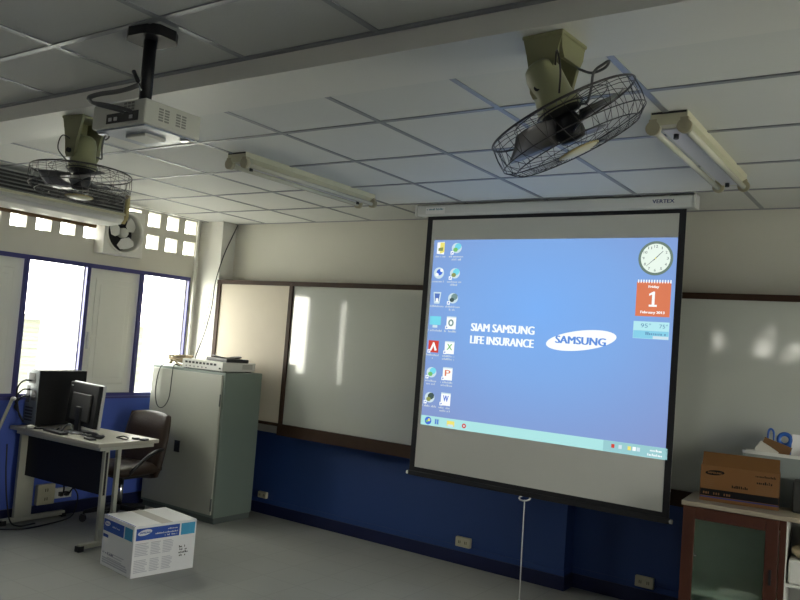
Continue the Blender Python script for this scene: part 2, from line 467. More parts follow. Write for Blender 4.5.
for i, (a, b, c, d) in enumerate(RH):
    f = MB('frame_blue')
    f.bx(XR-.01, XR+.07, a, a+.04, c, d).bx(XR-.01, XR+.07, b-.04, b, c, d).bx(XR-.01, XR+.07, a, b, c, c+.04).bx(XR-.01, XR+.07, a, b, d-.04, d)
    f.bx(XR, XR+.06, (a+b)/2-.02, (a+b)/2+.02, c, d)
    structure(f.build('window_%d' % (nb+1+i)))

# ---- outside
structure(MB('outside_ground').bx(-30, 30, -30, 30, -.35, -.25).build('ground_outside'))
t = thing('building', 'pale concrete building across the yard seen through the open window', 'building', (-15.2, 8.2, -.25))
MB('outside_wall').bx(-17, -14.6, 5.0, 13, -.25, 1.50).build('wall', t)
p = MB('outside_dark')
for k in range(7): p.bx(-14.62, -14.56, 5.2, 12.8, .30+.16*k, .37+.16*k)
p.build('louvre_panel', t)
MB('outside_wall').bx(-17.1, -14.4, 4.9, 13.1, 1.50, 1.60).build('roof', t)

# ------------------------------------------------------------------ boards on the wall
BF = 5.09                      # face of the boards: flush with the corner column
t = thing('bulletin_board', 'plain beige board in brown trim behind the steel cabinet', 'board', (-5.10, YB, .80))
MB('bulletin').bx(-5.53, -4.662, BF, YB-.002, .838, 2.032).build('panel', t)
MB('wood_dark').bx(-5.572, -4.664, BF-.016, YB-.001, 2.030, 2.069).build('top_rail', t)
MB('wood_dark').bx(-5.572, -5.528, BF-.012, YB-.001, .812, 2.030).build('side_rail', t)
MB('wood_dark').bx(-5.528, -4.664, BF-.012, YB-.001, .812, .838).build('bottom_rail', t)

def board(x0, x1, label, endrail):
    t = thing('whiteboard', label, 'whiteboard', ((x0+x1)/2, YB, .72), 0, 'whiteboards on the front wall')
    MB('whiteboard').bx(x0+.02, x1-.02, BF+.001, YB-.002, .836, 2.032).build('writing_surface', t)
    MB('wood_dark').bx(x0-.018, x1, BF-.016, YB-.001, 2.030, 2.069).build('top_rail', t)
    MB('wood_dark').bx(x0-.018, x1, BF-.024, YB-.001, .740, .837).build('marker_ledge', t)
    MB('wood_dark').bx(x0-.018, x0+.021, BF-.016, YB-.001, .837, 2.030).build('side_rail', t)
    if endrail: MB('wood_dark').bx(x1-.03, x1, BF-.016, YB-.001, .837, 2.030).build('side_rail', t)
    return t
board(-4.644, -1.966, 'glossy whiteboard in brown frame between beige board and projection screen', False)
tb = board(-1.946, 1.2, 'whiteboard above the wooden cabinet, its near half hidden behind the projection screen', True)

# ------------------------------------------------------------------ projection screen
SY = 4.72
t = thing('projection_screen', 'pull-down projection screen showing a blue computer desktop', 'projection screen', (-2.148, SY, .70))
h = MB('housing_white'); h.bx(-3.125, -1.20, 4.675, 4.755, 2.532, 2.608, .012)
ho = h.build('housing', t)
MB('print_navy').text('VERTEX', -1.437, 4.6745, 2.563, .128, .022, bold=.015).build('maker_lettering', ho)
MB('card_white', 'teal_plastic').bx(-3.05, -2.89, 4.6742, 4.6755, 2.545, 2.592).use(1).marks(-3.04, 4.6738, 2.570, .14, .014, seed=4).build('maker_sticker', ho)
for x in (-3.14, -1.20): MB('plastic_white').bx(x, x+.015, 4.67, 4.76, 2.527, 2.612, .004).build('end_cap', ho)
for x in (-2.95, -1.36): MB('silver').bx(x-.015, x+.015, 4.70, 4.73, 2.60, CE).build('ceiling_bracket', ho)
SX0, SX1, SZ0, SZ1 = -3.052, -1.246, .712, 2.535
MB('screen_white').bx(SX0, SX1, 4.719, 4.7215, SZ0, SZ1).build('fabric', t)
b = MB('screen_black'); q = .04
b.bx(SX0, SX0+q, 4.7165, 4.7192, SZ0, SZ1).bx(SX1-q, SX1, 4.7165, 4.7192, SZ0, SZ1).bx(SX0+q, SX1-q, 4.7165, 4.7192, SZ1-.028, SZ1).bx(SX0+q, SX1-q, 4.7165, 4.7192, SZ0, SZ0+.04)
b.bx(SX0+.001, SX1-.001, 4.7216, 4.7222, SZ0, SZ1)
b.build('black_border', t)
MB('black').bx(SX0-.008, SX1+.008, 4.71, 4.73, SZ0-.022, SZ0+.012, .006).build('bottom_bar', t)
for x in (SX0-.012, SX1+.012): MB('plastic_white').cyl((x-.008, 4.72, SZ0-.006), (x+.008, 4.72, SZ0-.006), .013, 12).build('bar_end', t)
# pull cord
pc = MB('cord_white').tube([(-2.153, 4.715, .672), (-2.150, 4.715, .4), (-2.143, 4.715, .035)], .0042, 8).tube([(-2.143, 4.715, .045), (-2.141, 4.715, .022)], [.008, .007], 8).build('pull_cord', t)
MB('cord_white').tube([(-2.153+.036*math.cos(a), 4.715+.030*math.sin(a), .682+.012*math.sin(a)) for a in [2*PI*k/20 for k in range(20)]], .0055, 8, True).build('pull_ring', pc)
# the projected picture
IY = 4.7175
img = MB('desktop')
img.quad([(-2.985, IY, 1.053), (-1.2755, IY, 1.053), (-1.2755, IY, 2.362), (-2.985, IY, 2.362)])
imo = img.build('projected_desktop', t, recalc=False)
L1, L2 = IY-.0007, IY-.0014
def flat(mb, x0, x1, z0, z1, y=L1): return mb.quad([(x0, y, z0), (x1, y, z0), (x1, y, z1), (x0, y, z1)])
def disc(mb, cx, cz, rx, rz, y=L1, n=48, rot=0):
    c, s_ = math.cos(rot), math.sin(rot)
    return mb.quad([(cx+rx*math.cos(a)*c-rz*math.sin(a)*s_, y, cz+rx*math.cos(a)*s_+rz*math.sin(a)*c) for a in [2*PI*k/n for k in range(n)]])
def pl(mb, pts, y=L2): return mb.quad([(x, y, z) for x, z in pts])
# wording
for ln, z_ in (('SIAM SAMSUNG', 1.732), ('LIFE INSURANCE', 1.647)): MB('g_w').text(ln, -2.634, L1, z_, .467, .054, bold=.022).build('wallpaper_lettering', imo)
lg = MB('g_w', 'g_logo')
disc(lg, -1.849, 1.715, .232, .062, L1, 64, R(9))
lg.use(1).text('SAMSUNG', -2.014, L2, 1.690, .328, .048, bold=.026)
lg.build('oval_logo', imo)
# taskbar
tk = MB('g_taskbar', 'g_taskbar2', 'g_yellow', 'g_red', 'g_pale', 'g_blueink', 'g_green', 'g_w')
flat(tk, -2.985, -1.2755, 1.053, 1.120)
tk.use(1); flat(tk, -1.66, -1.2755, 1.054, 1.119, L1-.0003)
tk.use(5); disc(tk, -2.925, 1.086, .027, .027, L2)
tk.use(2); disc(tk, -2.918, 1.092, .010, .010, L2-.0003); tk.use(6); disc(tk, -2.934, 1.082, .009, .009, L2-.0003)
tk.use(1); flat(tk, -2.872, -2.835, 1.066, 1.106, L2)
tk.use(5); flat(tk, -2.866, -2.857, 1.070, 1.102, L2-.0003); flat(tk, -2.850, -2.841, 1.070, 1.102, L2-.0003)
tk.use(2); flat(tk, -2.772, -2.712, 1.068, 1.104, L2); tk.use(4); flat(tk, -2.765, -2.72, 1.066, 1.08, L2-.0003)
tk.use(3); disc(tk, -2.636, 1.084, .016, .016, L2); tk.use(4); disc(tk, -2.636, 1.084, .007, .007, L2-.0003)
for x, m_ in ((-1.60, 3), (-1.555, 4), (-1.50, 2), (-1.47, 7), (-1.445, 4)):
    tk.use(m_); flat(tk, x-.010, x+.010, 1.08, 1.103, L2)
tk.use(7).marks(-1.385, L2, 1.091, .075, .014, seed=2).marks(-1.39, L2, 1.065, .085, .014, seed=3)
tk.build('taskbar', imo)
# desktop icons: (column, row, drawing)
def icon(kind, cx, cz, caption):
    i = MB('g_w', 'g_yellow', 'g_green', 'g_cyan', 'g_red', 'g_dark', 'g_grey', 'g_label', 'g_blueink', 'g_olive', 'g_orange', 'g_steel', 'g_pale')
    r = .042
    if kind == 'folder':
        i.use(0); pl(i, [(cx-.03, cz-.04), (cx+.03, cz-.045), (cx+.03, cz+.045), (cx-.03, cz+.04)], L1)
        i.use(1); pl(i, [(cx-.005, cz-.04), (cx+.032, cz-.03), (cx+.032, cz+.04), (cx-.005, cz+.04)])
        i.use(9); pl(i, [(cx-.018, cz-.02), (cx+.02, cz-.02), (cx+.02, cz+.006), (cx-.018, cz+.0)], L2-.0003)
    elif kind == 'network':
        i.use(12); disc(i, cx, cz, .042, .04); i.use(8); disc(i, cx+.005, cz+.006, .024, .022, L2); i.use(0); disc(i, cx-.015, cz-.012, .014, .012, L2-.0003); disc(i, cx+.022, cz+.02, .012, .012, L2-.0003)
    elif kind == 'bin':
        i.use(12); pl(i, [(cx-.022, cz-.042), (cx+.022, cz-.042), (cx+.032, cz+.04), (cx-.032, cz+.04)], L1)
        i.use(11); pl(i, [(cx-.015, cz-.025), (cx+.015, cz-.025), (cx+.022, cz+.03), (cx-.022, cz+.03)])
        i.use(0); pl(i, [(cx-.01, cz-.03), (cx+.012, cz-.03), (cx+.010, cz-.004), (cx-.008, cz-.004)], L2-.0003)
    elif kind == 'monitor':
        i.use(3); pl(i, [(cx-.045, cz-.02), (cx+.045, cz-.02), (cx+.045, cz+.04), (cx-.045, cz+.04)], L1); i.use(12); pl(i, [(cx-.02, cz-.04), (cx+.02, cz-.04), (cx+.02, cz-.022), (cx-.02, cz-.022)], L1)
    elif kind == 'reader':
        i.use(4); pl(i, [(cx-.042, cz-.042), (cx+.042, cz-.042), (cx+.042, cz+.042), (cx-.042, cz+.042)], L1)
        i.use(0); pl(i, [(cx-.03, cz-.03), (cx-.015, cz-.03), (cx+.004, cz+.01), (cx-.004, cz+.03)]); pl(i, [(cx+.03, cz-.025), (cx+.012, cz-.03), (cx-.008, cz+.03), (cx+.006, cz+.028)])
    elif kind == 'document':
        i.use(0); pl(i, [(cx-.038, cz-.044), (cx+.038, cz-.044), (cx+.038, cz+.044), (cx-.038, cz+.044)], L1)
        i.use(caption[2])
        if caption[5]: i.text(caption[5], cx-.020, L2, cz-.016, .042, .042, bold=.012)
        else: disc(i, cx-.002, cz+.0, .022, .024, L2); i.use(0); disc(i, cx-.002, cz, .010, .014, L2-.0003)
        i.use(12); pl(i, [(cx-.038, cz+.036), (cx+.038, cz+.036), (cx+.038, cz+.044), (cx-.038, cz+.044)])
    else:
        i.use(12); disc(i, cx, cz, .040, .036); i.use(caption[2]); disc(i, cx+.010, cz+.010, .028, .024, L2, 8, .4); i.use(caption[3]); disc(i, cx-.008, cz-.012, .020, .016, L2-.0003, 7)
    if caption[4]:                    # shortcut arrow
        i.use(0); flat(i, cx-.046, cx-.022, cz-.046, cz-.022, L2-.0006); i.use(8); pl(i, [(cx-.042, cz-.042), (cx-.026, cz-.034), (cx-.034, cz-.026)], L2-.0009)
    i.use(7)
    z = cz-.066
    for n_ in caption[0]:
        wd = .0105*n_; i.marks(cx-wd/2, L2, z, wd, .0135, seed=int(cz*1000)+n_); z -= .021
    i.build('desktop_icon', imo)
c1, c2 = -2.927, -2.796
rows = [2.304, 2.126, 1.951, 1.779, 1.606, 1.424, 1.248]
A = [('folder', ((9,), 0, 1, 1, 0)), ('network', ((10,), 0, 1, 1, 0)), ('bin', ((11,), 0, 1, 1, 0)), ('monitor', ((12,), 0, 0, 0, 0)),
     ('reader', ((11, 1), 0, 0, 0, 1)), ('tool', ((9, 7), 0, 3, 2, 1)), ('tool', ((11,), 0, 5, 9, 1))]
B = [('tool', ((11, 8), 0, 3, 2, 1)), ('tool', ((11, 6), 0, 3, 9, 1)), ('tool', ((11, 5), 0, 6, 5, 1)), ('document', ((10,), 0, 6, 0, 1, '')),
     ('document', ((10, 10), 0, 2, 0, 1, 'X')), ('document', ((10, 9), 0, 10, 0, 1, 'P')), ('document', ((10, 8), 0, 8, 0, 1, 'W'))]
for cx, L in ((c1, A), (c2, B)):
    for z, (k, cap) in zip(rows, L): icon(k, cx, z, cap)
# clock gadget
ck = MB('g_rim', 'g_face', 'g_dark', 'g_yellow')
disc(ck, -1.411, 2.237, .104, .104); ck.use(1); disc(ck, -1.411, 2.237, .088, .088, L2)
ck.use(2)
for k in range(12):
    a = PI/2-k*PI/6; n_ = str(k if k else 12); w_ = .004 if n_ == '1' else .011*len(n_)
    ck.text(n_, -1.411+.072*math.cos(a)-w_/2, L2-.0003, 2.237+.072*math.sin(a)-.008, w_, .016)
def hand(a, l, back, wd):
    d = Vector((math.cos(a), math.sin(a))); n_ = Vector((-d.y, d.x))*wd; o = Vector((-1.411, 2.237))
    pl(ck, [tuple(o-d*back-n_), tuple(o+d*l-n_*.5), tuple(o+d*l+n_*.5), tuple(o-d*back+n_)], L2-.0006)
hand(R(45), .062, .016, .0028); hand(R(222), .072, .016, .002)
ck.use(3); disc(ck, -1.411, 2.237, .005, .005, L2-.0009, 12)
ck.build('clock_gadget', imo)
ca = MB('g_orange', 'g_w', 'g_pale')
flat(ca, -1.514, -1.309, 1.886, 2.094); ca.use(1)
for k in range(13):
    x = -1.508+k*.016; flat(ca, x, x+.007, 2.087, 2.107, L2)
ca.text('Friday', -1.442, L2, 2.053, .062, .020, bold=.02).text('February 2013', -1.482, L2, 1.899, .142, .020, bold=.02)
pl(ca, [(-1.418, 1.955), (-1.402, 1.955), (-1.402, 2.036), (-1.412, 2.036), (-1.436, 2.022), (-1.436, 2.010), (-1.418, 2.018)]); flat(ca, -1.435, -1.387, 1.945, 1.957, L2-.0002)
ca.build('calendar_gadget', imo)
we = MB('g_sky', 'g_sky2', 'g_haze', 'g_pale')
flat(we, -1.520, -1.307, 1.752, 1.855); we.use(1); flat(we, -1.518, -1.309, 1.754, 1.800, L1-.0003)
we.use(3); flat(we, -1.40, -1.309, 1.754, 1.77, L2)
we.use(2).text('95°', -1.475, L2, 1.818, .060, .026).text('75°', -1.365, L2, 1.818, .050, .024).marks(-1.445, L2, 1.775, .125, .018, seed=5)
we.build('weather_gadget', imo)

# ------------------------------------------------------------------ fluorescent fittings
def fitting(label, xc, y0, y1):
    t = thing('fluorescent_light', label, 'ceiling light', (xc, (y0+y1)/2, CE), 0, 'unlit ceiling lights near the board wall')
    w = .145
    MB('lamp_cream').prism([(xc-w/2, CE), (xc+w/2, CE), (xc+w/2, CE-.03), (xc+w/2-.035, CE-.055), (xc-w/2+.035, CE-.055), (xc-w/2, CE-.03)], 1, y0, y1).build('housing', t)
    MB('lamp_tray').bx(xc-.036, xc+.036, y0+.05, y1-.05, CE-.062, CE-.055).build('ballast_cover', t)
    MB('dark_grille').bx(xc-w/2+.004, xc+w/2-.004, y0-.002, y0, CE-.009, CE-.001).build('end_slot', t)
    for s in (-1, 1):
        x = xc+s*.062
        MB('lamp_tube').cyl((x, y0+.02, CE-.068), (x, y1-.02, CE-.068), .0135, 14).build('tube', t)
        for y in (y0+.012, y1-.012):
            MB('lamp_socket').cyl((x, y-.014, CE-.064), (x, y+.014, CE-.062), .029, 16).bx(x-.016, x+.016, y-.014, y+.014, CE-.06, CE-.028).build('lamp_socket', t)
    for y in (y0+.12, y1-.10):
        MB('black').cyl((xc, y, CE-.062), (xc, y, CE-.082), .011, 12).build('starter', t)
    return t
fitting('unlit twin tube ceiling light beyond the fan, above the screen end of the room', -.915, 3.12, 4.30)
fitting('unlit twin tube ceiling light beyond the projector, near the beige board', -3.315, 3.08, 4.32)

# ------------------------------------------------------------------ orbit fans under the beam
def fan(label, mx, my, hub, axis, turn, blade_rot):
    t = thing('ceiling_fan', label, 'fan', (mx, my, 2.545), 0, 'caged fans under the ceiling beam')
    a = Vector(axis).normalized(); hub = Vector(hub)
    q = (-a).to_track_quat('Z', 'Y').to_matrix().to_4x4()
    T = Matrix.Translation(hub) @ q           # local z+ = back towards the motor, z- = front
    ct, st = math.cos(turn), math.sin(turn)
    TT = Matrix.Translation((mx, my, 2.545)) @ Matrix.Rotation(turn, 4, 'Z')
    # fork: plate plus two flared arms
    b = MB('fan_green'); b.T = TT
    b.box((0, 0, -.006), (.155, .135, .012), bev=.004)
    for s in (-1, 1):
        x = s*.066
        b.prism([(-.064, -.010), (.064, -.010), (.050, -.06), (.036, -.12), (.030, -.175), (.018, -.195), (-.018, -.195), (-.030, -.175), (-.036, -.12), (-.050, -.06)], 0, x-.007, x+.007)
    b.prism([(-.073, -.010), (.073, -.010), (.066, -.050), (.050, -.075), (-.050, -.075), (-.066, -.050)], 1, .050, .062)
    b.build('mounting_fork', t)
    bo = MB('black_metal'); bo.T = TT
    bo.cyl((-.085, 0, -.165), (.085, 0, -.165), .011, 12)
    bo.build('pivot_bolt', t)
    m = MB('fan_green_pale'); m.T = T
    m.lathe([(0, .205), (.030, .203), (.046, .190), (.053, .165), (.055, .10), (.060, .075), (.064, .070), (.064, .048), (.050, .040), (0, .040)], 28)
    mo = m.build('motor_housing', t)
    n = MB('dark_grille'); n.T = T
    n.lathe([(.058, .046), (.060, .034), (.034, .028), (.030, .010), (0, .010)], 24)
    n.build('motor_collar', mo)
    k = MB('black'); k.T = T
    k.lathe([(0, .032), (.036, .030), (.042, .010), (.042, -.030), (.036, -.048), (0, -.052)], 24)
    k.build('hub', t)
    for i in range(3):
        bl = MB('fan_blade'); bl.T = T @ Matrix.Rotation(blade_rot+i*2*PI/3, 4, 'Z')
        g = 9; top = []; bot = []
        for u in range(g+1):
            f = u/g; r = .036+f*.150
            wdt = .034+.062*math.sin(min(1, f*1.25)*PI/2)*(1 if f < .8 else math.sqrt(max(.06, 1-((f-.8)/.2)**2*.9)))
            row = []
            for v in range(7):
                h = v/6-.5; ang = .22*f
                x = r*math.cos(ang)-h*wdt*2*math.sin(ang)*.8; y = r*math.sin(ang)*.5+h*wdt*1.9
                row.append((x, y, -.004+h*.058*(1-.35*f)+.012*(4*h*h-1)*.5))
            top.append(row)
        vt = [[bl.bm.verts.new(p) for p in row] for row in top]
        vb = [[bl.bm.verts.new((p[0], p[1], p[2]-.003)) for p in row] for row in top]
        fs = []
        for u in range(g):
            for v in range(6):
                fs.append(bl.bm.faces.new((vt[u][v], vt[u+1][v], vt[u+1][v+1], vt[u][v+1])))
                fs.append(bl.bm.faces.new((vb[u][v], vb[u][v+1], vb[u+1][v+1], vb[u+1][v])))
            for v in (0, 6): fs.append(bl.bm.faces.new((vt[u][v], vb[u][v], vb[u+1][v], vt[u+1][v])))
        for v in range(6):
            for u in (0, g): fs.append(bl.bm.faces.new((vt[u][v], vt[u][v+1], vb[u][v+1], vb[u][v])))
        bl._fin([x for r_ in vt+vb for x in r_], fs, True)
        bl.build('blade', t)
    RO = .222
    def ring(mb, r, z, w, n_=48): mb.tube([(r*math.cos(2*PI*j/n_), r*math.sin(2*PI*j/n_), z) for j in range(n_)], w, 6, True)
    rg = MB('fan_wire'); rg.T = T
    ring(rg, RO, .032, .0034, 64); ring(rg, .145, .046, .0016); ring(rg, .070, .048, .0026, 32)
    NW = 20
    for j in range(NW):
        a0 = 2*PI*j/NW
        rg.tube([(r*math.cos(a0+d_), r*math.sin(a0+d_), z) for r, z, d_ in ((.064, .050, 0), (.12, .050, .06), (.18, .044, .12), (RO, .032, .16))], .0011, 5)
    rg.build('rear_guard', t)
    fg = MB('fan_wire'); fg.T = T
    ring(fg, .221, -.045, .0017, 64); ring(fg, .192, -.070, .0018, 56); ring(fg, .130, -.078, .0011); ring(fg, .052, -.082, .0018, 28)
    for j in range(30):
        a0 = 2*PI*j/30
        for sg in ((1, -1) if j % 2 == 0 else (1,)):
            fg.tube([(r*math.cos(a0+sg*d_), r*math.sin(a0+sg*d_), z) for r, z, d_ in ((RO, .032, 0), (.224, -.01, .05), (.221, -.045, .10), (.192, -.070, .15), (.13, -.078, .22), (.05, -.082, .27))][:(6 if sg > 0 else 4)], .0009, 5)
    fo = fg.build('front_guard', t)
    bd = MB('lamp_cream', 'ac_yellow'); bd.T = T
    bd.lathe([(0, -.090), (.040, -.089), (.056, -.084), (.056, -.080), (0, -.079)], 28)
    bd.use(1).lathe([(.058, -.085), (.062, -.083), (.062, -.079), (.058, -.079)], 28)
    bd.build('centre_badge', fo)
    cd = MB('conduit'); cd.T = Matrix.Translation((mx, my, 2.545)) @ Matrix.Rotation(R(12), 4, 'Z')
    cd.tube(spline([(.066, .05, -.07), (.11, .02, -.095), (.15, .0, -.09), (.165, -.02, -.078), (.15, -.02, -.085), (.12, .0, -.10), (.115, .0, -.15), (.10, .02, -.185), (.06, .03, -.175)], 6), .0042, 6)
    cd.build('cord', t)
    pc_ = MB('fan_wire'); pc_.T = T
    pc_.tube(spline([(.03, .03, .16), (.09, .04, .19), (.11, .02, .13), (.07, .0, .08)], 6), .003, 5)
    pc_.build('swing_link', mo)
    return t
fan('green caged fan tilted under the beam above the projection screen', -.968, 2.115, (-.910, 2.11, 2.285), (.400, .245, -.869), R(-95), R(35))
fan('green caged fan facing straight down beside the air conditioner', -3.325, 2.13, (-3.300, 2.12, 2.255), (.03, -.03, -1), R(98), R(100))

# ------------------------------------------------------------------ projector
t = thing('projector', 'white projector hanging from the ceiling on a black pole', 'projector', (-2.37, 1.76, CE))
MB('black_metal').prism([(-2.345, 1.625), (-2.30, 1.598), (-2.215, 1.607), (-2.185, 1.64), (-2.185, 1.705), (-2.215, 1.738), (-2.30, 1.735), (-2.345, 1.705)], 2, CE, CE-.036).build('ceiling_plate', t)
MB('black_metal').cyl((-2.270, 1.668, CE-.03), (-2.270, 1.668, 2.36), .0215, 18).build('pole', t)
x0, x1, y0, y1, z0, z1 = -2.515, -2.222, 1.636, 1.880, 2.288, 2.374
pb = MB('proj_white'); pb.bx(x0, x1, y0, y1, z0, z1, .007)
po = pb.build('body', t)
MB('proj_under', 'proj_white').bx(x0+.012, x1-.012, y0+.012, y1-.012, z0-.006, z0+.001, .002).use(1).box((-2.37, 1.76, z0-.010), (.11, .09, .012), bev=.003).build('underside_cover', po)
for yc in (1.716, 1.790):
    v = MB('proj_grey')
    for k in range(2):
        for j in range(5): v.bx(x1-.004, x1+.0012, yc-.023+k*.025, yc-.004+k*.025, z0+.022+j*.0095, z0+.028+j*.0095)
    v.build('side_vent', po)
pr = MB('dark_grille', 'proj_grey', 'silver')
pr.bx(-2.43, -2.255, y0-.0015, y0+.003, z0+.012, z0+.046)
pr.use(1)
for j in range(3):
    for k in range(3): pr.bx(-2.335+.02*j, -2.321+.02*j, y0-.002, y0+.002, z0+.050+.0105*k, z0+.057+.0105*k)
pr.use(2)
for x in (-2.415, -2.385, -2.30): pr.bx(x, x+.016, y0-.004, y0, z0+.020, z0+.032)
pr.build('port_panel', po)
MB('black').cyl((-2.46, y1-.002, 2.33), (-2.46, y1+.012, 2.33), .028, 20).build('lens', po)
for x, y in ((x0+.03, y0+.02), (x1-.03, y1-.05)): MB('chrome').box((x, y+.01, z0-.008), (.034, .018, .008), Matrix.Rotation(R(12), 4, 'Z')).build('foot', po)
cb = MB('conduit')
cb.tube(spline([(-2.262, 1.630, 2.418), (-2.30, 1.615, 2.404), (-2.36, 1.61, 2.400), (-2.43, 1.605, 2.400), (-2.482, 1.60, 2.394), (-2.492, 1.60, 2.384)], 8), .0085, 8)
cb.tube(spline([(-2.490, 1.60, 2.388), (-2.47, 1.60, 2.372), (-2.42, 1.60, 2.362), (-2.37, 1.612, 2.352), (-2.31, 1.63, 2.338), (-2.29, 1.640, 2.330)], 8), .0065, 8)
cb.tube(spline([(-2.485, 1.597, 2.384), (-2.45, 1.593, 2.364), (-2.40, 1.605, 2.350), (-2.35, 1.625, 2.338), (-2.33, 1.640, 2.330)], 8), .005, 8)
co = cb.build('signal_cable', t)
MB('black').cyl((-2.268, 1.632, 2.432), (-2.292, 1.628, 2.470), .007, 10).build('cable_plug', co)
MB('chrome').tube([(-2.268, 1.632, 2.432), (-2.258, 1.632, 2.412), (-2.250, 1.634, 2.398)], .004, 8).build('cable_tie', co)

# ------------------------------------------------------------------ air conditioner
AX, A0, A1 = -5.36, 2.70, 3.885
t = thing('air_conditioner', 'old ceiling-hung air conditioner with dark louvres above the windows', 'air conditioner', (-5.62, 3.3, 2.39))
MB('ac_white').prism([(XL, CE-.006), (AX-.02, CE-.006), (AX-.02, 2.455), (AX-.01, 2.42), (AX-.05, 2.385), (AX-.20, 2.372), (XL, 2.40)], 1, A0+.02, A1-.02).build('casing', t)
MB('dark_grille').bx(AX-.018, AX-.012, A0+.05, A1-.04, 2.462, CE-.02).build('grille_recess', t)
for k in range(5):
    z = 2.473+.0265*k
    MB('proj_grey').box((AX-.006, (A0+A1)/2, z), (.016, A1-A0-.08, .006), Matrix.Rotation(R(25), 4, 'Y')).build('louvre', t)
MB('lamp_cream').bx(AX-.02, AX+.002, A0+.03, A1-.02, 2.448, 2.466).build('front_lip', t)
for y in (A0, A1-.026): MB('ac_yellow').prism([(AX-.10, CE-.006), (AX+.008, CE-.006), (AX+.010, 2.44), (AX-.03, 2.385), (AX-.10, 2.40)], 1, y, y+.026).build('end_cap', t)
MB('silver').box((AX-.028, 3.35, 2.402), (.003, .9, .030), Matrix.Rotation(R(50), 4, 'Y')).build('trim_strip', t)
MB('ac_brown').bx(XL+.005, XL+.05, A0, 3.93, 2.372, 2.402).build('support_strip', t)
MB('print_grey').box((AX-.024, 2.98, 2.4115), (.003, .09, .012), Matrix.Rotation(R(50), 4, 'Y')).build('maker_badge', t)

# ------------------------------------------------------------------ exhaust fan in the wall
ey, ez, ex = 4.15, 2.365, XL+.13
t = thing('exhaust_fan', 'white square exhaust fan set among the wall openings', 'exhaust fan', (XL, ey, ez-.20))
h = MB('white_paint')
n = 40; sq = .195; rr = .165
def sqpt(a):
    c_, s_ = math.cos(a), math.sin(a); k_ = sq/max(abs(c_), abs(s_)); return (c_*k_, s_*k_)
for xa, xb, mirror in ((ex, XL, 0),):
    for j in range(n):
        a0, a1 = 2*PI*(j-.5)/n+PI/4, 2*PI*(j+.5)/n+PI/4
        p0, p1 = sqpt(a0), sqpt(a1)
        c0, c1_ = (rr*math.cos(a0), rr*math.sin(a0)), (rr*math.cos(a1), rr*math.sin(a1))
        if j % 10 == 0:   # keep the corner sharp
            cm = (math.copysign(sq, p0[0]+p1[0]), math.copysign(sq, p0[1]+p1[1]))
            ring = [p0, cm, p1]
        else: ring = [p0, p1]
        h.quad([(ex, ey+a_, ez+b_) for a_, b_ in ring]+[(ex, ey+c1_[0], ez+c1_[1]), (ex, ey+c0[0], ez+c0[1])])
        h.quad([(ex, ey+c0[0], ez+c0[1]), (ex, ey+c1_[0], ez+c1_[1]), (XL+.01, ey+c1_[0]*.95, ez+c1_[1]*.95), (XL+.01, ey+c0[0]*.95, ez+c0[1]*.95)])
        for pa, pb_ in zip(ring, ring[1:]):
            h.quad([(ex, ey+pa[0], ez+pa[1]), (ex, ey+pb_[0], ez+pb_[1]), (XL, ey+pb_[0], ez+pb_[1]), (XL, ey+pa[0], ez+pa[1])])
h.build('housing', t)
T0 = Matrix.Translation((ex-.02, ey, ez)) @ Matrix.Rotation(R(90), 4, 'Y')
r_ = MB('white_paint'); r_.T = T0
r_.lathe([(.167, .01), (.180, .012), (.184, .028), (.174, .034), (.165, .030), (.163, 0)], 40)
r_.build('rim', t)
MB('black').bx(XL+.004, XL+.012, ey-.16, ey+.16, ez-.16, ez+.16).build('back_shutter', t)
hb = MB('plastic_white'); hb.T = T0; hb.lathe([(0, .03), (.034, .027), (.042, .012), (.042, -.03), (0, -.03)], 24); hb.build('hub', t)
for i in range(3):
    b = MB('plastic_white'); b.T = T0 @ Matrix.Rotation(R(20+120*i), 4, 'Z')
    pts = [(.045, -.03), (.09, -.075), (.132, -.055), (.142, 0), (.128, .055), (.09, .06), (.045, .03)]
    va = [b.bm.verts.new((p[0], p[1], .012+p[1]*.35)) for p in pts]; vb = [b.bm.verts.new((p[0], p[1], .008+p[1]*.35)) for p in pts]
    fs = [b.bm.faces.new(va), b.bm.faces.new(vb[::-1])]+[b.bm.faces.new((va[k], vb[k], vb[(k+1) % 7], va[(k+1) % 7])) for k in range(7)]
    b._fin(va+vb, fs); b.build('blade', t)
MB('plastic_white').tube([(ex+.004, 4.02, 2.43), (ex+.004, 4.20, 2.56)], .004, 6).build('pull_chain', t)

# ------------------------------------------------------------------ steel cabinet and what stands on it
t = thing('steel_cabinet', 'grey steel cabinet standing in the corner behind the office chair', 'cabinet', (-5.33, 4.83, 0))
cx0, cx1, cy0, cy1, ch = -5.80, -4.865, 4.60, 5.045, 1.25
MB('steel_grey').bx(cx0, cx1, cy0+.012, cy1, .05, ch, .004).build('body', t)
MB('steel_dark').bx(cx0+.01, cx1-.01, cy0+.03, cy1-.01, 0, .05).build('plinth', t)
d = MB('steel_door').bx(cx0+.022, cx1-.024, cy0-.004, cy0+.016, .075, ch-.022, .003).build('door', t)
MB('black').bx(cx0+.405, cx0+.475, cy0-.012, cy0-.002, .53, .63, .003).build('handle', d)
for z in (.16, 1.02): MB('steel_dark').cyl((cx1-.022, cy0-.006, z-.05), (cx1-.022, cy0-.006, z+.05), .007, 8).build('hinge', d)
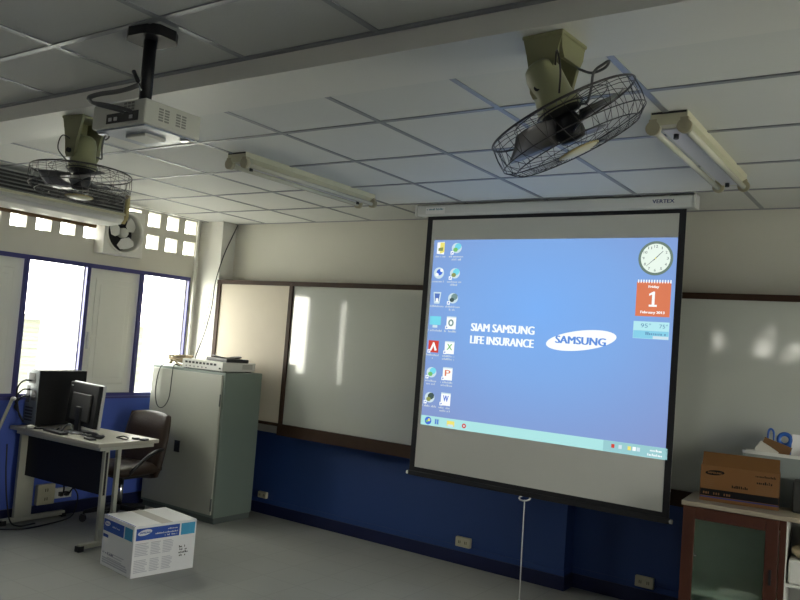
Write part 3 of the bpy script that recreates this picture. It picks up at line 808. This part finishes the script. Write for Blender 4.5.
# recorder / switch box
t = thing('network_switch', 'white multi-port box lying on the steel cabinet', 'network box', (-5.18, 4.83, ch))
sw = MB('plastic_white').bx(-5.44, -4.93, 4.635, 5.015, ch+.006, ch+.082, .004).build('casing', t)
for k in range(9): MB('black').bx(-5.40+.045*k, -5.372+.045*k, 4.632, 4.636, ch+.048, ch+.066).build('port', sw)
for k in range(6): MB('black').bx(-5.39+.05*k, -5.378+.05*k, 4.632, 4.636, ch+.020, ch+.028).build('indicator', sw)
MB('black').bx(-4.975, -4.955, 4.632, 4.636, ch+.022, ch+.036).build('switch', sw)
vv = MB('proj_grey')
for k in range(4): vv.bx(-4.931, -4.928, 4.86, 4.98, ch+.030+.010*k, ch+.035+.010*k)
vv.build('side_vent', sw)
for x in (-5.42, -4.99):
    for y in (4.66, 4.95): MB('black').bx(x, x+.04, y, y+.04, ch, ch+.007).build('foot', sw)
zt = ch+.082
t = thing('modem', 'dark flat modem with coiled cable on the white multi-port box', 'modem', (-5.12, 4.83, zt))
MB('black').box((-5.10, 4.84, zt+.014), (.34, .22, .030), Matrix.Rotation(R(-12), 4, 'Z'), bev=.006).build('casing', t)
MB('black').tube(spline([(-5.10+.13*math.cos(a)+.02*math.sin(3*a), 4.83+.085*math.sin(a), zt+.037+.010*math.sin(2*a)) for a in [k*.55 for k in range(24)]], 4), .006, 6).build('coiled_cable', t)
# cable heap
rnd = random.Random(3)
pts = []
for k in range(30):
    a = k*1.15; pts.append((-5.60+(.09+.05*rnd.random())*math.cos(a), 4.74+(.06+.03*rnd.random())*math.sin(a), ch+.014+.085*rnd.random()))
tag(alone(MB('cloth').tube(spline(pts, 4), .008, 6).build('cable_heap'), (-5.60, 4.74, ch)), 'tangled pale cable heap on top of the steel cabinet', 'cable')
tag(alone(MB('card_white').box((-5.64, 4.93, ch+.030), (.26, .14, .06), Matrix.Rotation(R(8), 4, 'Z'), bev=.003).build('carton'), (-5.62, 4.84, ch)),
    'small flat white carton behind the tangled cables on the steel cabinet', 'carton')
hl = MB('black').tube(spline([(-5.50, 4.64, ch+.020), (-5.58, 4.60, ch+.03), (-5.66, 4.582, ch-.02), (-5.69, 4.576, ch-.20), (-5.65, 4.572, ch-.34), (-5.57, 4.572, ch-.36), (-5.50, 4.574, ch-.27), (-5.49, 4.578, ch-.08), (-5.49, 4.59, ch+.015), (-5.45, 4.62, ch+.012)], 8), .0045, 6).build('hanging_cable')
tag(alone(hl, (-5.6, 4.58, ch)), 'thin black cable looping down the steel cabinet door', 'cable')
wc = MB('black').tube(spline([(-5.545, 5.245, 2.61), (-5.555, 5.20, 2.50), (-5.566, 5.12, 2.30), (-5.58, 5.06, 2.05), (-5.60, 5.056, 1.8), (-5.66, 5.05, 1.55), (-5.69, 5.0, 1.34), (-5.60, 4.93, ch+.05)], 8), .005, 6).build('wall_cable')
tag(alone(wc, (-5.57, 5.06, ch)), 'black cable dropping down the corner column towards the cabinet top', 'cable')
wc = MB('paper').tube(spline([(-5.60, 5.056, 2.0), (-5.65, 5.054, 1.75), (-5.71, 5.052, 1.5), (-5.72, 5.0, 1.3), (-5.66, 4.90, ch+.09)], 8), .004, 6).build('wall_cable')
tag(alone(wc, (-5.65, 5.05, ch)), 'thin pale cable hanging against the white corner column', 'cable')

# ------------------------------------------------------------------ desk
DZ = .75
t = thing('computer_desk', 'grey office desk with dark front panel holding the computer', 'desk', (-5.33, 3.655, 0), R(2.0))
# local frame: x along desk, y depth; centre at 0,0
lx0, lx1, ly0, ly1 = -.535, .540, -.265, .265
MB('desk_top').bx(lx0, lx1, ly0, ly1, DZ-.028, DZ, .004).build('tabletop', t, False)
MB('desk_metal').bx(lx0+.05, lx1-.02, ly0+.03, ly1-.03, DZ-.055, DZ-.028).build('apron', t, False)
MB('modesty').bx(lx0+.05, lx1-.06, ly0+.115, ly0+.133, .37, .675).build('modesty_panel', t, False)
for sx in (-1, 1):
    x = lx1-.075 if sx > 0 else lx0+.06
    L = MB('desk_metal')
    if sx > 0:
        L.bx(x-.014, x+.014, ly0+.105, ly0+.145, .045, DZ-.055).bx(x-.014, x+.014, ly0+.215, ly0+.245, .045, DZ-.055)
    else:
        L.bx(x-.014, x+.014, ly0+.06, ly0+.20, .045, DZ-.055)
    lo = L.build('leg', t, False)
    MB('desk_metal').bx(x-.022, x+.022, ly0-.035, ly1-.03, .015, .05, .006).build('foot_bar', lo, False)
    MB('black').bx(x-.024, x+.024, ly0-.045, ly0+.0, 0, .04, .004).bx(x-.024, x+.024, ly1-.06, ly1-.02, 0, .03, .004).build('foot_cap', lo, False)

# tower
t = thing('computer_tower', 'black computer tower at the window end of the desk', 'computer', (-5.775, 3.68, DZ), R(0))
bx0, bx1, by0, by1 = -5.865, -5.695, 3.475, 3.885
MB('pc_black').bx(bx0, bx1, by0+.004, by1, DZ+.010, DZ+.435, .003).build('case', t)
rp = MB('pc_rear').bx(bx0+.002, bx1-.002, by0, by0+.006, DZ+.012, DZ+.433).build('rear_panel', t)
pp = MB('dark_grille')
pp.bx(bx0+.03, bx0+.12, by0-.002, by0+.001, DZ+.33, DZ+.41).bx(bx0+.02, bx0+.06, by0-.002, by0+.001, DZ+.18, DZ+.31).bx(bx0+.09, bx0+.15, by0-.002, by0+.001, DZ+.20, DZ+.28)
for k in range(5): pp.bx(bx0+.02, bx0+.12, by0-.002, by0+.001, DZ+.04+.024*k, DZ+.052+.024*k)
pp.build('port_panel', rp)
for z, dx in ((.35, -.02), (.28, -.03), (.225, -.03)):
    MB('black').tube(spline([(bx0+.06, by0, DZ+z), (bx0+.04, by0-.05, DZ+z-.005), (bx0+.03+dx, by0-.075, DZ+z-.08), (bx0+.035, by0-.06, DZ+.10), (bx0+.06, by0-.03, DZ+.03)], 6), .007, 6).build('plug_cable', rp)
for x in (bx0+.03, bx1-.03):
    for y in (by0+.05, by1-.05): MB('black').cyl((x, y, DZ), (x, y, DZ+.012), .014, 10).build('foot', t)

# monitor: its back turned to the room
t = thing('computer_monitor', 'flat computer monitor with silver edge seen from behind on the desk', 'monitor', (-5.445, 3.755, DZ), R(-6))
mw, mz0, mz1 = .475, DZ+.045, DZ+.375
TL = Matrix.Translation((0, 0, mz0)) @ Matrix.Rotation(R(-4), 4, 'X') @ Matrix.Translation((0, 0, -mz0))
m = MB('pc_black'); m.T = TL; m.box((0, 0, (mz0+mz1)/2-DZ+DZ), (mw-.012, .034, mz1-mz0-.012), bev=.006); 
t.matrix_basis = Matrix.Translation((-5.335, 3.625, 0)) @ Matrix.Rotation(R(-8), 4, 'Z')
m.build('back_shell', t, False)
m = MB('silver'); m.T = TL; m.box((0, .026, (mz0+mz1)/2), (mw, .024, mz1-mz0), bev=.004); m.build('bezel', t, False)
m = MB('dark_grille'); m.T = TL
m.box((0, -.022, (mz0+mz1)/2-.02), (mw*.62, .016, (mz1-mz0)*.62), bev=.006); m.build('rear_bulge', t, False)
m = MB('black'); m.T = TL; m.box((0, .0385, (mz0+mz1)/2), (mw-.04, .002, mz1-mz0-.045)); m.build('display', t, False)
m = MB('silver'); m.T = TL; m.box((-.19, -.0185, mz1-.035), (.028, .002, .007)); m.build('badge', t, False)
MB('black').box((0, -.022, DZ+.10), (.07, .025, .19), bev=.005).build('stand_neck', t, False)
s_ = MB('black'); s_.T = Matrix.Translation((0, -.01, 0)) @ Matrix.Diagonal((1.25, .9, 1, 1)); s_.lathe([(0, DZ+.016), (.08, DZ+.014), (.105, DZ+.006), (.108, DZ), (0, DZ)], 28); s_.build('stand_base', t, False)

# odds and ends on the desk
def on_desk(name, mb, origin, label, cat): return tag(alone(mb.build(name), origin), label, cat)
def loop(cx, cy, rx, ry, z, n, r=.006, wob=.01, seed=1):
    q = random.Random(seed); ph = q.random()*6
    return spline([(cx+(rx+wob*q.uniform(-1, 1))*math.cos(ph+k*.7), cy+(ry+wob*q.uniform(-1, 1))*math.sin(ph+k*.7), z+r+q.random()*r*2.4) for k in range(n)], 5)
on_desk('cable_coil', MB('black').tube(loop(-5.06, 3.55, .11, .05, DZ, 20, .007, .02, 4), .007, 6), (-5.14, 3.55, DZ), 'thick tangled black cable lying in front of the monitor', 'cable')
on_desk('power_cable', MB('black').tube(loop(-4.92, 3.70, .055, .030, DZ, 10, .005, .003, 8), .005, 6), (-4.93, 3.68, DZ), 'single ring of black cable near the free desk corner', 'cable')
on_desk('signal_cable', MB('black').tube(spline([(-5.64, 3.45, DZ+.007), (-5.60, 3.42, DZ+.009), (-5.56, 3.47, DZ+.007), (-5.51, 3.50, DZ+.012), (-5.45, 3.50, DZ+.010), (-5.43, 3.52, DZ+.03), (-5.46, 3.54, DZ+.03), (-5.50, 3.56, DZ+.012)], 6), .007, 6), (-5.4, 3.5, DZ), 'black cable snaking along the desk edge by the tower', 'cable')
on_desk('grey_cable', MB('plastic_grey').tube(spline([(-5.40, 3.515, DZ+.007), (-5.36, 3.52, DZ+.05), (-5.31, 3.52, DZ+.07), (-5.27, 3.515, DZ+.035), (-5.28, 3.50, DZ+.012)], 6), .006, 6), (-5.36, 3.515, DZ), 'grey cable arching up below the monitor back', 'cable')
on_desk('keyboard', MB('black').box((-5.37, 3.445, DZ+.010), (.26, .06, .018), Matrix.Rotation(R(-4), 4, 'Z'), bev=.004), (-5.40, 3.44, DZ), 'black narrow keyboard at the desk edge under the cables', 'keyboard')
on_desk('mouse', MB('plastic_white').ball((-5.625, 3.40, DZ+.016), .026, (1.0, 1.3, .62)), (-5.625, 3.40, DZ), 'small white mouse at the window end of the desk edge', 'mouse')
on_desk('adapter', MB('black').box((-4.87, 3.78, DZ+.007), (.045, .04, .014), bev=.003), (-4.87, 3.78, DZ), 'small dark adapter block on bare desktop, farther of the two from desk corner', 'adapter')
on_desk('adapter', MB('black').box((-4.80, 3.80, DZ+.007), (.05, .05, .014), Matrix.Rotation(R(15), 4, 'Z'), bev=.003), (-4.80, 3.80, DZ), 'small dark adapter block on bare desktop by the chair-side corner', 'adapter')
on_desk('phone', MB('black').box((-4.98, 3.47, DZ+.008), (.10, .05, .015), Matrix.Rotation(R(-10), 4, 'Z'), bev=.003), (-4.98, 3.47, DZ), 'flat black gadget on the front desk edge beside the cable ring', 'gadget')
# angled pole at the window end
t = thing('leaning_pole', 'pale metal pole leaning beside the window end of the desk', 'pole', (-5.84, 3.20, 0))
MB('desk_metal').tube([(-5.80, 3.13, 0), (-5.79, 3.22, .66), (-5.80, 3.335, .955)], .013, 8).build('tube', t)
MB('plastic_white').ball((-5.80, 3.345, .962), .020, (1.2, 1, .8)).build('tip', t)
MB('plastic_grey').bx(-5.86, -5.78, 3.20, 3.245, .42, .72, .01).build('grey_cover', t)

# ------------------------------------------------------------------ office chair
t = thing('office_chair', 'brown padded office chair tucked between desk and steel cabinet', 'chair', (-5.43, 4.11, 0), R(4))
def pad(mb, w, h, d, curve, T, rnd=.5, nx=12, nz=12):
    """padded cushion: w wide (x), h tall (z), d thick (y), superellipse outline"""
    F, Bk = [], []
    for j in range(nz+1):
        v = -1+2*j/nz; ra, rb = [], []
        for i in range(nx+1):
            u = -1+2*i/nx
            # square-to-superellipse
            k = (1-rnd*.5*v*v)**.5; k2 = (1-rnd*.5*u*u)**.5
            x = u*k*w/2; z = v*k2*h/2
            e = max(abs(u), abs(v)); th = d/2*(1-e**6*.75)
            seam = .006*(math.cos(v*PI*4.0)) if e < .98 else 0
            yb = curve*(u*u-.3)*w*-.5
            ra.append(mb.bm.verts.new(T @ Vector((x, yb-th-seam*.5, z)))); rb.append(mb.bm.verts.new(T @ Vector((x, yb+th, z))))
        F.append(ra); Bk.append(rb)
    fs = []
    for j in range(nz):
        for i in range(nx):
            fs.append(mb.bm.faces.new((F[j][i], F[j][i+1], F[j+1][i+1], F[j+1][i]))); fs.append(mb.bm.faces.new((Bk[j][i], Bk[j+1][i], Bk[j+1][i+1], Bk[j][i+1])))
        for i in (0, nx): fs.append(mb.bm.faces.new((F[j][i], F[j+1][i], Bk[j+1][i], Bk[j][i])))
    for i in range(nx):
        for j in (0, nz): fs.append(mb.bm.faces.new((F[j][i], Bk[j][i], Bk[j][i+1], F[j][i+1])))
    mb._fin([v for r in F+Bk for v in r], fs, True)
b = MB('chair_brown'); pad(b, .50, .56, .11, .16, Matrix.Translation((0, .235, .605)) @ Matrix.Rotation(R(-10), 4, 'X'), .42); b.build('backrest', t, False)
b = MB('chair_brown'); pad(b, .50, .48, .10, 0, Matrix.Translation((0, 0, .43)) @ Matrix.Rotation(R(-90), 4, 'X'), .40); b.build('seat', t, False)
MB('black').box((0, .02, .375), (.30, .28, .03), bev=.01).build('seat_pan', t, False)
MB('black').tube(spline([(0, .10, .37), (0, .27, .38), (0, .33, .45), (0, .315, .60)], 6), .022, 8).build('back_support', t, False)
for s in (-1, 1):
    ao = MB('black' if s > 0 else 'plastic_grey').tube(spline([(s*.22, -.13, .41), (s*.262, -.10, .47), (s*.268, .0, .545), (s*.262, .10, .585), (s*.235, .20, .59)], 6), .015, 8).build('armrest', t, False)
MB('chrome').cyl((0, 0, .10), (0, 0, .37), .022, 16).build('gas_column', t, False)
for k in range(5):
    a = 2*PI*k/5+.3; dx, dy = math.cos(a), math.sin(a)
    lg_ = MB('black').tube([(0, 0, .115), (dx*.14, dy*.14, .10), (dx*.26, dy*.26, .075)], [.026, .022, .016], 8).build('base_leg', t, False)
    px, py = -dy, dx
    w_ = MB('black')
    for s in (-1, 1): w_.cyl((dx*.265+px*s*.006, dy*.265+py*s*.006, .028), (dx*.265+px*s*.026, dy*.265+py*s*.026, .028), .028, 16)
    w_.cyl((dx*.26, dy*.26, .05), (dx*.26, dy*.26, .08), .008, 8)
    w_.build('caster', lg_, False)

# ------------------------------------------------------------------ white carton on the floor
t = thing('printer_box', 'white cardboard box with blue printed band on the floor by the desk', 'cardboard box', (-4.145, 3.274, 0), R(-8))
W, D, H = .395, .455, .325
MB('card_white').bx(-W, 0, 0, D, 0, H).build('carton', t, False)
MB('card_tape', 'print_blue').bx(-W, 0, D*.42, D*.60, H, H+.0008).use(1).bx(-W+.005, -.005, .004, .012, H, H+.0006).build('tape_strip', t, False)
def lines(mb, x0, x1, zs_, axis, pl_, h=.0055):
    q = random.Random(int(x0*1000))
    for z in zs_:
        e = x1-(x1-x0)*q.uniform(0, .25)
        if axis == '-y': mb.quad([(x0, pl_, z), (e, pl_, z), (e, pl_, z+h), (x0, pl_, z+h)])
        else: mb.quad([(pl_, x0, z), (pl_, e, z), (pl_, e, z+h), (pl_, x0, z+h)])
def qy(mb, x0, x1, z0, z1, y): return mb.quad([(x0, y, z0), (x1, y, z0), (x1, y, z1), (x0, y, z1)])
def qx(mb, y0, y1, z0, z1, x): return mb.quad([(x, y0, z0), (x, y1, z0), (x, y1, z1), (x, y0, z1)])
def oval(mb, axis, cx, cz, rx, rz, p, rot=R(8), n=32):
    c, s = math.cos(rot), math.sin(rot); pts = []
    for k in range(n):
        a = 2*PI*k/n; u = rx*math.cos(a)*c-rz*math.sin(a)*s; v = rx*math.cos(a)*s+rz*math.sin(a)*c
        pts.append((cx+u, p, cz+v) if axis == '-y' else (p, cx+u, cz+v))
    return mb.quad(pts)
p = MB('print_blue', 'print_cyan', 'print_white', 'print_grey', 'print_navy')
e = -.0006
qy(p, -W+.004, -W*.32, .225, .302, e); p.use(1); qy(p, -W*.29, -.018, .225, .302, e)
p.use(2); oval(p, '-y', -W+.055, .275, .036, .016, e*2); p.use(0).text('SAMSUNG', -W+.028, e*3, .269, .054, .010, bold=.02)
p.use(2).marks(-W+.12, e*2, .262, .10, .012, seed=6)
p.use(0); qy(p, -W+.008, -W+.075, .185, .205, e)
p.use(3); lines(p, -W+.08, -.10, [.06+.016*k for k in range(3)], '-y', e)
lines(p, -W+.02, -.03, [.02, .034, .048], '-y', e*1.5, .010)
p.use(4).marks(-W+.02, e*2, .082, .14, .012, seed=7)
p.build('front_print', t, False)
p = MB('print_blue', 'print_cyan', 'print_white', 'print_grey', 'print_black')
e = .0006
qx(p, .014, D*.72, .232, .308, e); p.use(1); qx(p, D*.745, D-.010, .232, .308, e)
p.use(2); oval(p, '+x', .075, .280, .050, .018, e*2); p.use(0).text('SAMSUNG', .037, e*3, .273, .076, .012, bold=.02, axis='+x')
p.use(2).marks(.15, e*2, .260, .165, .010, '+x', 8).marks(.22, e*2, .243, .095, .010, '+x', 9).marks(.24, e*2, .282, .075, .010, '+x', 10)
p.use(3)
for c0, c1_ in ((.014, .115), (.125, .20), (.212, .29)):
    lines(p, c0, c1_, [.030+.0105*k for k in range(18) if k not in (8, 9)], '+x', e, .0048)
p.use(4)
for j in range(4): p.marks(.335+.005*(j % 2), e, .150-.019*j, .050+.01*(j % 3), .013, '+x', 20+j)
p.build('side_print', t, False)

# ------------------------------------------------------------------ wooden cabinet with the orange carton
ROT = R(4)
t = thing('wooden_cabinet', 'dark brown wooden cabinet with one glass door against the front wall', 'cabinet', (-1.137, 4.58, 0), ROT)
CW, CD, CH = 1.00, .40, .865
b = MB('wood_red')
b.bx(0, .03, .012, CD, 0, CH-.025).bx(.49, .52, .012, CD, 0, CH-.025).bx(CW-.03, CW, .012, CD, 0, CH-.025).bx(0, CW, .012, CD, .0, .06).bx(.03, .49, .012, .03, CH-.08, CH-.025).bx(.03, .06, .012, .03, .06, CH-.08)
b.build('carcass', t, False)
MB('wood_top').bx(-.008, CW+.008, -.004, CD+.004, CH-.025, CH, .003).build('top_board', t, False)
i = MB('cab_inside', 'cab_glassback')
i.bx(.52, CW-.03, CD-.02, CD-.008, .06, CH-.03).bx(.5201, .5235, .014, CD-.02, .06, CH-.03).bx(.52, CW-.03, .03, CD-.02, .06, .07)
i.use(1).bx(.03, .49, CD-.02, CD-.008, .06, CH-.03).bx(.0301, .0335, .03, CD-.02, .06, CH-.03).bx(.4865, .4899, .03, CD-.02, .06, CH-.03)
i.build('inner_lining', t, False)
MB('cab_inside').bx(.524, CW-.03, .03, CD-.02, .50, .515).build('open_shelf', t, False)
MB('cab_glassback').bx(.034, .486, .05, CD-.02, .36, .372).build('inner_shelf', t, False)
d = MB('wood_red')
d.bx(.004, .068, -.010, .012, .035, CH-.027, .003).bx(.422, .486, -.010, .012, .035, CH-.027, .003).bx(.068, .422, -.010, .012, CH-.090, CH-.027).bx(.068, .422, -.010, .012, .035, .105)
do = d.build('door', t, False)
MB('glass').bx(.066, .424, -.002, .002, .10, CH-.088).build('pane', do, False)
MB('black_metal').bx(.448, .460, -.018, -.009, .50, .58, .002).build('latch', do, False)
MB('chrome').cyl((.078, -.012, .58), (.078, -.002, .58), .006, 10).build('glass_knob', do, False)
TW = Matrix.Translation((-1.137, 4.58, 0)) @ Matrix.Rotation(ROT, 4, 'Z')
def at(x, y, z): return TW @ Vector((x, y, z))
def onto(mb): mb.T = TW; return mb
bxn = onto(MB('plastic_white')).bx(.535, .80, .04, .30, .5155, .64, .012).build('container')
tag(alone(bxn, at(.66, .17, .5155)), 'white plastic container on the open shelf of the wooden cabinet', 'container')
cl = onto(MB('cloth')); pad(cl, .25, .22, .05, .1, Matrix.Translation((.665, .16, .667)) @ Matrix.Rotation(R(-90), 4, 'X'), .5)
tag(alone(cl.build('folded_cloth'), at(.66, .16, .64)), 'beige folded cloth lying on the white container inside the cabinet', 'cloth')
cb_ = onto(MB('dark_grille')).bx(.58, .78, .10, .29, .700, .77, .01).build('dark_bundle')
tag(alone(cb_, at(.68, .2, .695)), 'dark bundle stacked above the folded cloth in the open bay', 'bundle')
cb_ = onto(MB('paper')).bx(.20, .40, .10, .32, .3725, .41, .004).build('paper_stack')
tag(alone(cb_, at(.3, .2, .3725)), 'stack of papers behind the glass door of the wooden cabinet', 'papers')

# orange carton: open top, flaps folded
t = thing('toner_box', 'orange cardboard box with black band and raised flap on the wooden cabinet', 'cardboard box', tuple(at(.066, .105, CH)), R(9))
W, D, H = .405, .135, .197
b = MB('card_orange', 'card_inner')
b.bx(0, W, 0, .004, 0, H).bx(0, W, D-.004, D, 0, H).bx(0, .004, 0, D, 0, H).bx(W-.004, W, 0, D, 0, H).bx(0, W, 0, D, 0, .004)
b.build('carton', t, False)
f = MB('card_orange')
f.prism([(.0, .0), (.004, .0), (.085, .066), (.081, .068)], 0, .006, W-.004); f.T = Matrix.Identity(4)
fo = f
bmesh.ops.translate(f.bm, verts=f.bm.verts, vec=(0, .001, H))
f.build('front_flap', t, False)
MB('card_inner').box((W/2, D-.034, H-.006), (W-.012, .055, .004)).build('back_flap', t, False)
p = MB('print_black', 'card_orange', 'print_navy', 'print_white', 'card_inner'); e = -.0006
qy(p, .003, W-.002, .030, .068, e); p.use(2); qy(p, .003, W-.002, .020, .027, e)
p.use(0); oval(p, '-y', .075, .160, .050, .014, e, R(5)); p.use(1).text('SAMSUNG', .038, e*2, .154, .074, .011, bold=.02)
p.use(1).marks(.018, e*2, .039, .045, .020, seed=30).marks(.072, e*2, .039, .045, .020, seed=31).marks(.126, e*2, .039, .04, .020, seed=32)
p.use(0).marks(.165, e, .088, .085, .015, seed=33).marks(.275, e, .165, .115, .012, seed=34).marks(.290, e, .128, .085, .016, seed=35)
p.use(4); lines(p, .02, .085, [.085, .096, .107, .118], '-y', e, .004); lines(p, .285, .385, [.078, .088, .098, .108], '-y', e, .004)
p.build('front_print', t, False)
p = MB('print_white', 'print_black'); qx(p, .03, .11, .115, .160, W+.0006); p.use(1); qx(p, .02, .17, .03, .068, W+.0006)
p.build('end_print', t, False)

# things behind the carton
t = thing('storage_tray', 'pale plastic tray behind the orange box on the wooden cabinet', 'tray', tuple(at(.26, .335, CH)), ROT)
a0, a1, b0, b1, hh = 0, .62, -.028, .050, .285
bn = MB('plastic_grey').bx(a0, a1, b0, b0+.005, .0, hh).bx(a0, a1, b1-.005, b1, .0, hh).bx(a0, a0+.005, b0, b1, 0, hh).bx(a1-.005, a1, b0, b1, 0, hh).bx(a0, a1, b0, b1, hh-.055, hh-.050)
bn.build('bin', t, False)
MB('plastic_white').bx(a0-.006, a1+.006, b0-.008, b0+.005, hh-.012, hh+.006).bx(a0-.006, a1+.006, b1-.005, b1+.006, hh-.012, hh+.006).bx(a0-.006, a0+.005, b0, b1, hh-.012, hh+.006).bx(a1-.005, a1+.006, b0, b1, hh-.012, hh+.006).build('rim', t, False)
TT = t.matrix_basis.copy(); z0 = hh-.050
def tray(mb): mb.T = TT; return mb
o = tray(MB('paper')); o.prism([(.045, z0), (.165, z0), (.180, z0+.06), (.140, z0+.085), (.085, z0+.115), (.060, z0+.075)], 1, -.020, .004)
tag(alone(o.build('crumpled_paper'), TT @ Vector((.11, 0, z0))), 'crumpled white paper bundle lying in the pale tray', 'paper')
o = tray(MB('card_inner')).box((.160, .012, z0+.068), (.15, .010, .10), Matrix.Rotation(R(18), 4, 'Y'))
tag(alone(o.build('cardboard_piece'), TT @ Vector((.15, .012, z0))), 'brown cardboard piece standing behind the crumpled paper', 'cardboard')
o = tray(MB('blue_plastic')); o.tube(spline([(.118, .030, z0+.005), (.118, .030, z0+.15), (.128, .030, z0+.185), (.146, .030, z0+.17), (.150, .030, z0+.10)], 6), .006, 8)
tag(alone(o.build('clip_handle'), TT @ Vector((.13, .03, z0))), 'thin blue loop handle sticking up from the pale tray', 'handle')
o = tray(MB('blue_plastic')); o.lathe([(.022, -.010), (.040, -.010), (.043, 0), (.040, .010), (.022, .010), (.019, 0), (.022, -.010)], 24, Matrix.Translation((.205, .032, z0+.135)) @ Matrix.Rotation(R(90), 4, 'X'))
o.bx(.165, .240, .022, .042, z0, z0+.115)
tag(alone(o.build('tape_dispenser'), TT @ Vector((.20, .032, z0))), 'bright blue tape dispenser standing in the pale tray', 'tape dispenser')
o = tray(MB('card_white')).box((.268, .024, z0+.085), (.050, .005, .17), Matrix.Rotation(R(-3), 4, 'X'))
tag(alone(o.build('white_card'), TT @ Vector((.268, .024, z0))), 'white card standing upright next to the blue dispenser', 'card')
o = tray(MB('black')).bx(.305, .40, -.015, .035, z0, z0+.09, .008)
tag(alone(o.build('dark_pouch'), TT @ Vector((.35, .01, z0))), 'dark pouch at the end of the pale tray', 'pouch')
o = onto(MB('dark_grille')); o.bx(.53, .66, .16, .28, CH, CH+.17, .01)
tag(alone(o.build('dark_case'), at(.59, .22, CH)), 'dark upright case beside the orange box on the wooden cabinet', 'case')

# ------------------------------------------------------------------ sockets and floor cables
def socket(label, x, y, z, axis, w=.125, h=.072):
    t = thing('wall_socket', label, 'socket', (x, y, z-h/2), 0, None)
    if axis == '-y':
        MB('socket_beige').bx(x-w/2, x+w/2, y-.032, y, z-h/2, z+h/2, .006).build('faceplate', t)
        for dx in (-.026, .026):
            q = MB('print_black').bx(x+dx-.008, x+dx-.004, y-.0332, y-.030, z-.010, z+.010).bx(x+dx+.004, x+dx+.008, y-.0332, y-.030, z-.010, z+.010); q.build('outlet_slots', t)
    else:
        MB('socket_beige').bx(x, x+.045, y-w/2, y+w/2, z-h/2, z+h/2, .006).build('faceplate', t)
        for dz in (-.035, .035):
            q = MB('print_black').bx(x+.044, x+.0462, y-.012, y-.006, z+dz-.012, z+dz+.012).bx(x+.044, x+.0462, y+.006, y+.012, z+dz-.012, z+dz+.012); q.build('outlet_slots', t)
    return t
socket('beige wall socket on blue wall below the screen, nearer its middle', -2.862, YB-.003, .170, '-y')
socket('beige wall socket on blue wall beside the wooden cabinet', -1.557, 5.41, .150, '-y')
socket('pale wall socket low on blue wall beside the steel cabinet', -4.925, YB, .165, '-y', .10, .055)
socket('tall beige socket box on blue wall under the desk', XL, 3.72, .185, '+x', .15, .16)
t = thing('power_strip', 'white power strip on blue wall under the desk with plugged cables', 'power strip', (XL, 3.87, .13))
MB('plastic_white').bx(XL, XL+.04, 3.80, 3.95, .14, .22, .006).build('casing', t)
for y in (3.84, 3.89): MB('black').bx(XL+.04, XL+.075, y-.014, y+.014, .160, .195, .004).build('plug', t)
def cable(name, pts, label, r=.006, m='black'):
    tag(alone(MB(m).tube(spline(pts, 7), r, 6).build(name), pts[0]), label, 'cable')
cable('power_cable', [(-5.80, 3.84, .17), (-5.76, 3.82, .25), (-5.77, 3.78, .36), (-5.79, 3.74, .50), (-5.80, 3.72, .62)], 'black cable rising from the power strip behind the desk panel')
cable('power_cable', [(-5.80, 3.89, .17), (-5.75, 3.90, .23), (-5.74, 3.94, .16), (-5.75, 3.93, .05), (-5.70, 3.85, .008), (-5.62, 3.62, .008), (-5.60, 3.40, .008), (-5.72, 3.24, .008), (-5.86, 3.20, .008)], 'black cable curving over the floor from the power strip')
cable('power_cable', [(-5.78, 3.32, .62), (-5.745, 3.315, .40), (-5.72, 3.33, .20), (-5.70, 3.36, .05), (-5.685, 3.43, .008), (-5.695, 3.56, .008)], 'black cable hanging by the window-end desk leg')

# ------------------------------------------------------------------ daylight
w = bpy.data.worlds.new('overcast_sky'); S.world = w; w.use_nodes = True
nt = w.node_tree; bg = nt.nodes['Background']
tc = nt.nodes.new('ShaderNodeTexCoord'); sp = nt.nodes.new('ShaderNodeSeparateXYZ'); cr = nt.nodes.new('ShaderNodeValToRGB')
nt.links.new(tc.outputs['Generated'], sp.inputs[0]); nt.links.new(sp.outputs['Z'], cr.inputs[0])
cr.color_ramp.elements[0].position = 0; cr.color_ramp.elements[0].color = (1, .98, .86, 1)
cr.color_ramp.elements[1].position = .8; cr.color_ramp.elements[1].color = (.93, .96, .90, 1)
nt.links.new(cr.outputs[0], bg.inputs['Color'])
bg.inputs['Strength'].default_value = 7
sun = bpy.data.lights.new('sun', 'SUN'); sun.energy = 4; sun.angle = R(2); sun.color = (1, .95, .85)
so = bpy.data.objects.new('sun', sun); COL.objects.link(so); so.rotation_euler = (R(38), 0, 0)
# light portals: they guide the sky light through the window openings and emit nothing themselves
def portal(x, y0, y1, z0, z1, direction):
    L = bpy.data.lights.new('window_daylight', 'AREA'); L.shape = 'RECTANGLE'; L.size = z1-z0; L.size_y = y1-y0
    L.cycles.is_portal = True
    o = bpy.data.objects.new('window_daylight', L); COL.objects.link(o)
    o.location = (x, (y0+y1)/2, (z0+z1)/2); o.rotation_euler = (0, R(-90) if direction > 0 else R(90), 0)
portal(XL-.14, BAYS[0][0], BAYS[-1][1], SILL, HEAD, 1)
portal(XL-.14, -.2, 5.1, 2.28, 2.62, 1)
for h_ in RH: portal(XR+.14, h_[0], h_[1], h_[2], h_[3], -1)

# ------------------------------------------------------------------ camera
cam = bpy.data.cameras.new('camera'); co_ = bpy.data.objects.new('camera', cam); COL.objects.link(co_)
cam.sensor_width = 36; cam.lens = 785.66/800*36; cam.clip_start = .05
r = Vector((.82391557, .56145112, .07704391)); u = Vector((-.03365469, -.08723424, .99561918)); f = Vector((-.56571237, .82289904, .05297819))
m = Matrix((r, u, -f)).transposed().to_4x4(); m.translation = (0, 0, 1.62)
co_.matrix_world = m
S.camera = co_
S.view_settings.view_transform = 'Standard'; S.view_settings.look = 'None'
S.view_settings.gamma = 1; S.view_settings.use_curve_mapping = False
S.view_settings.exposure = 1.06
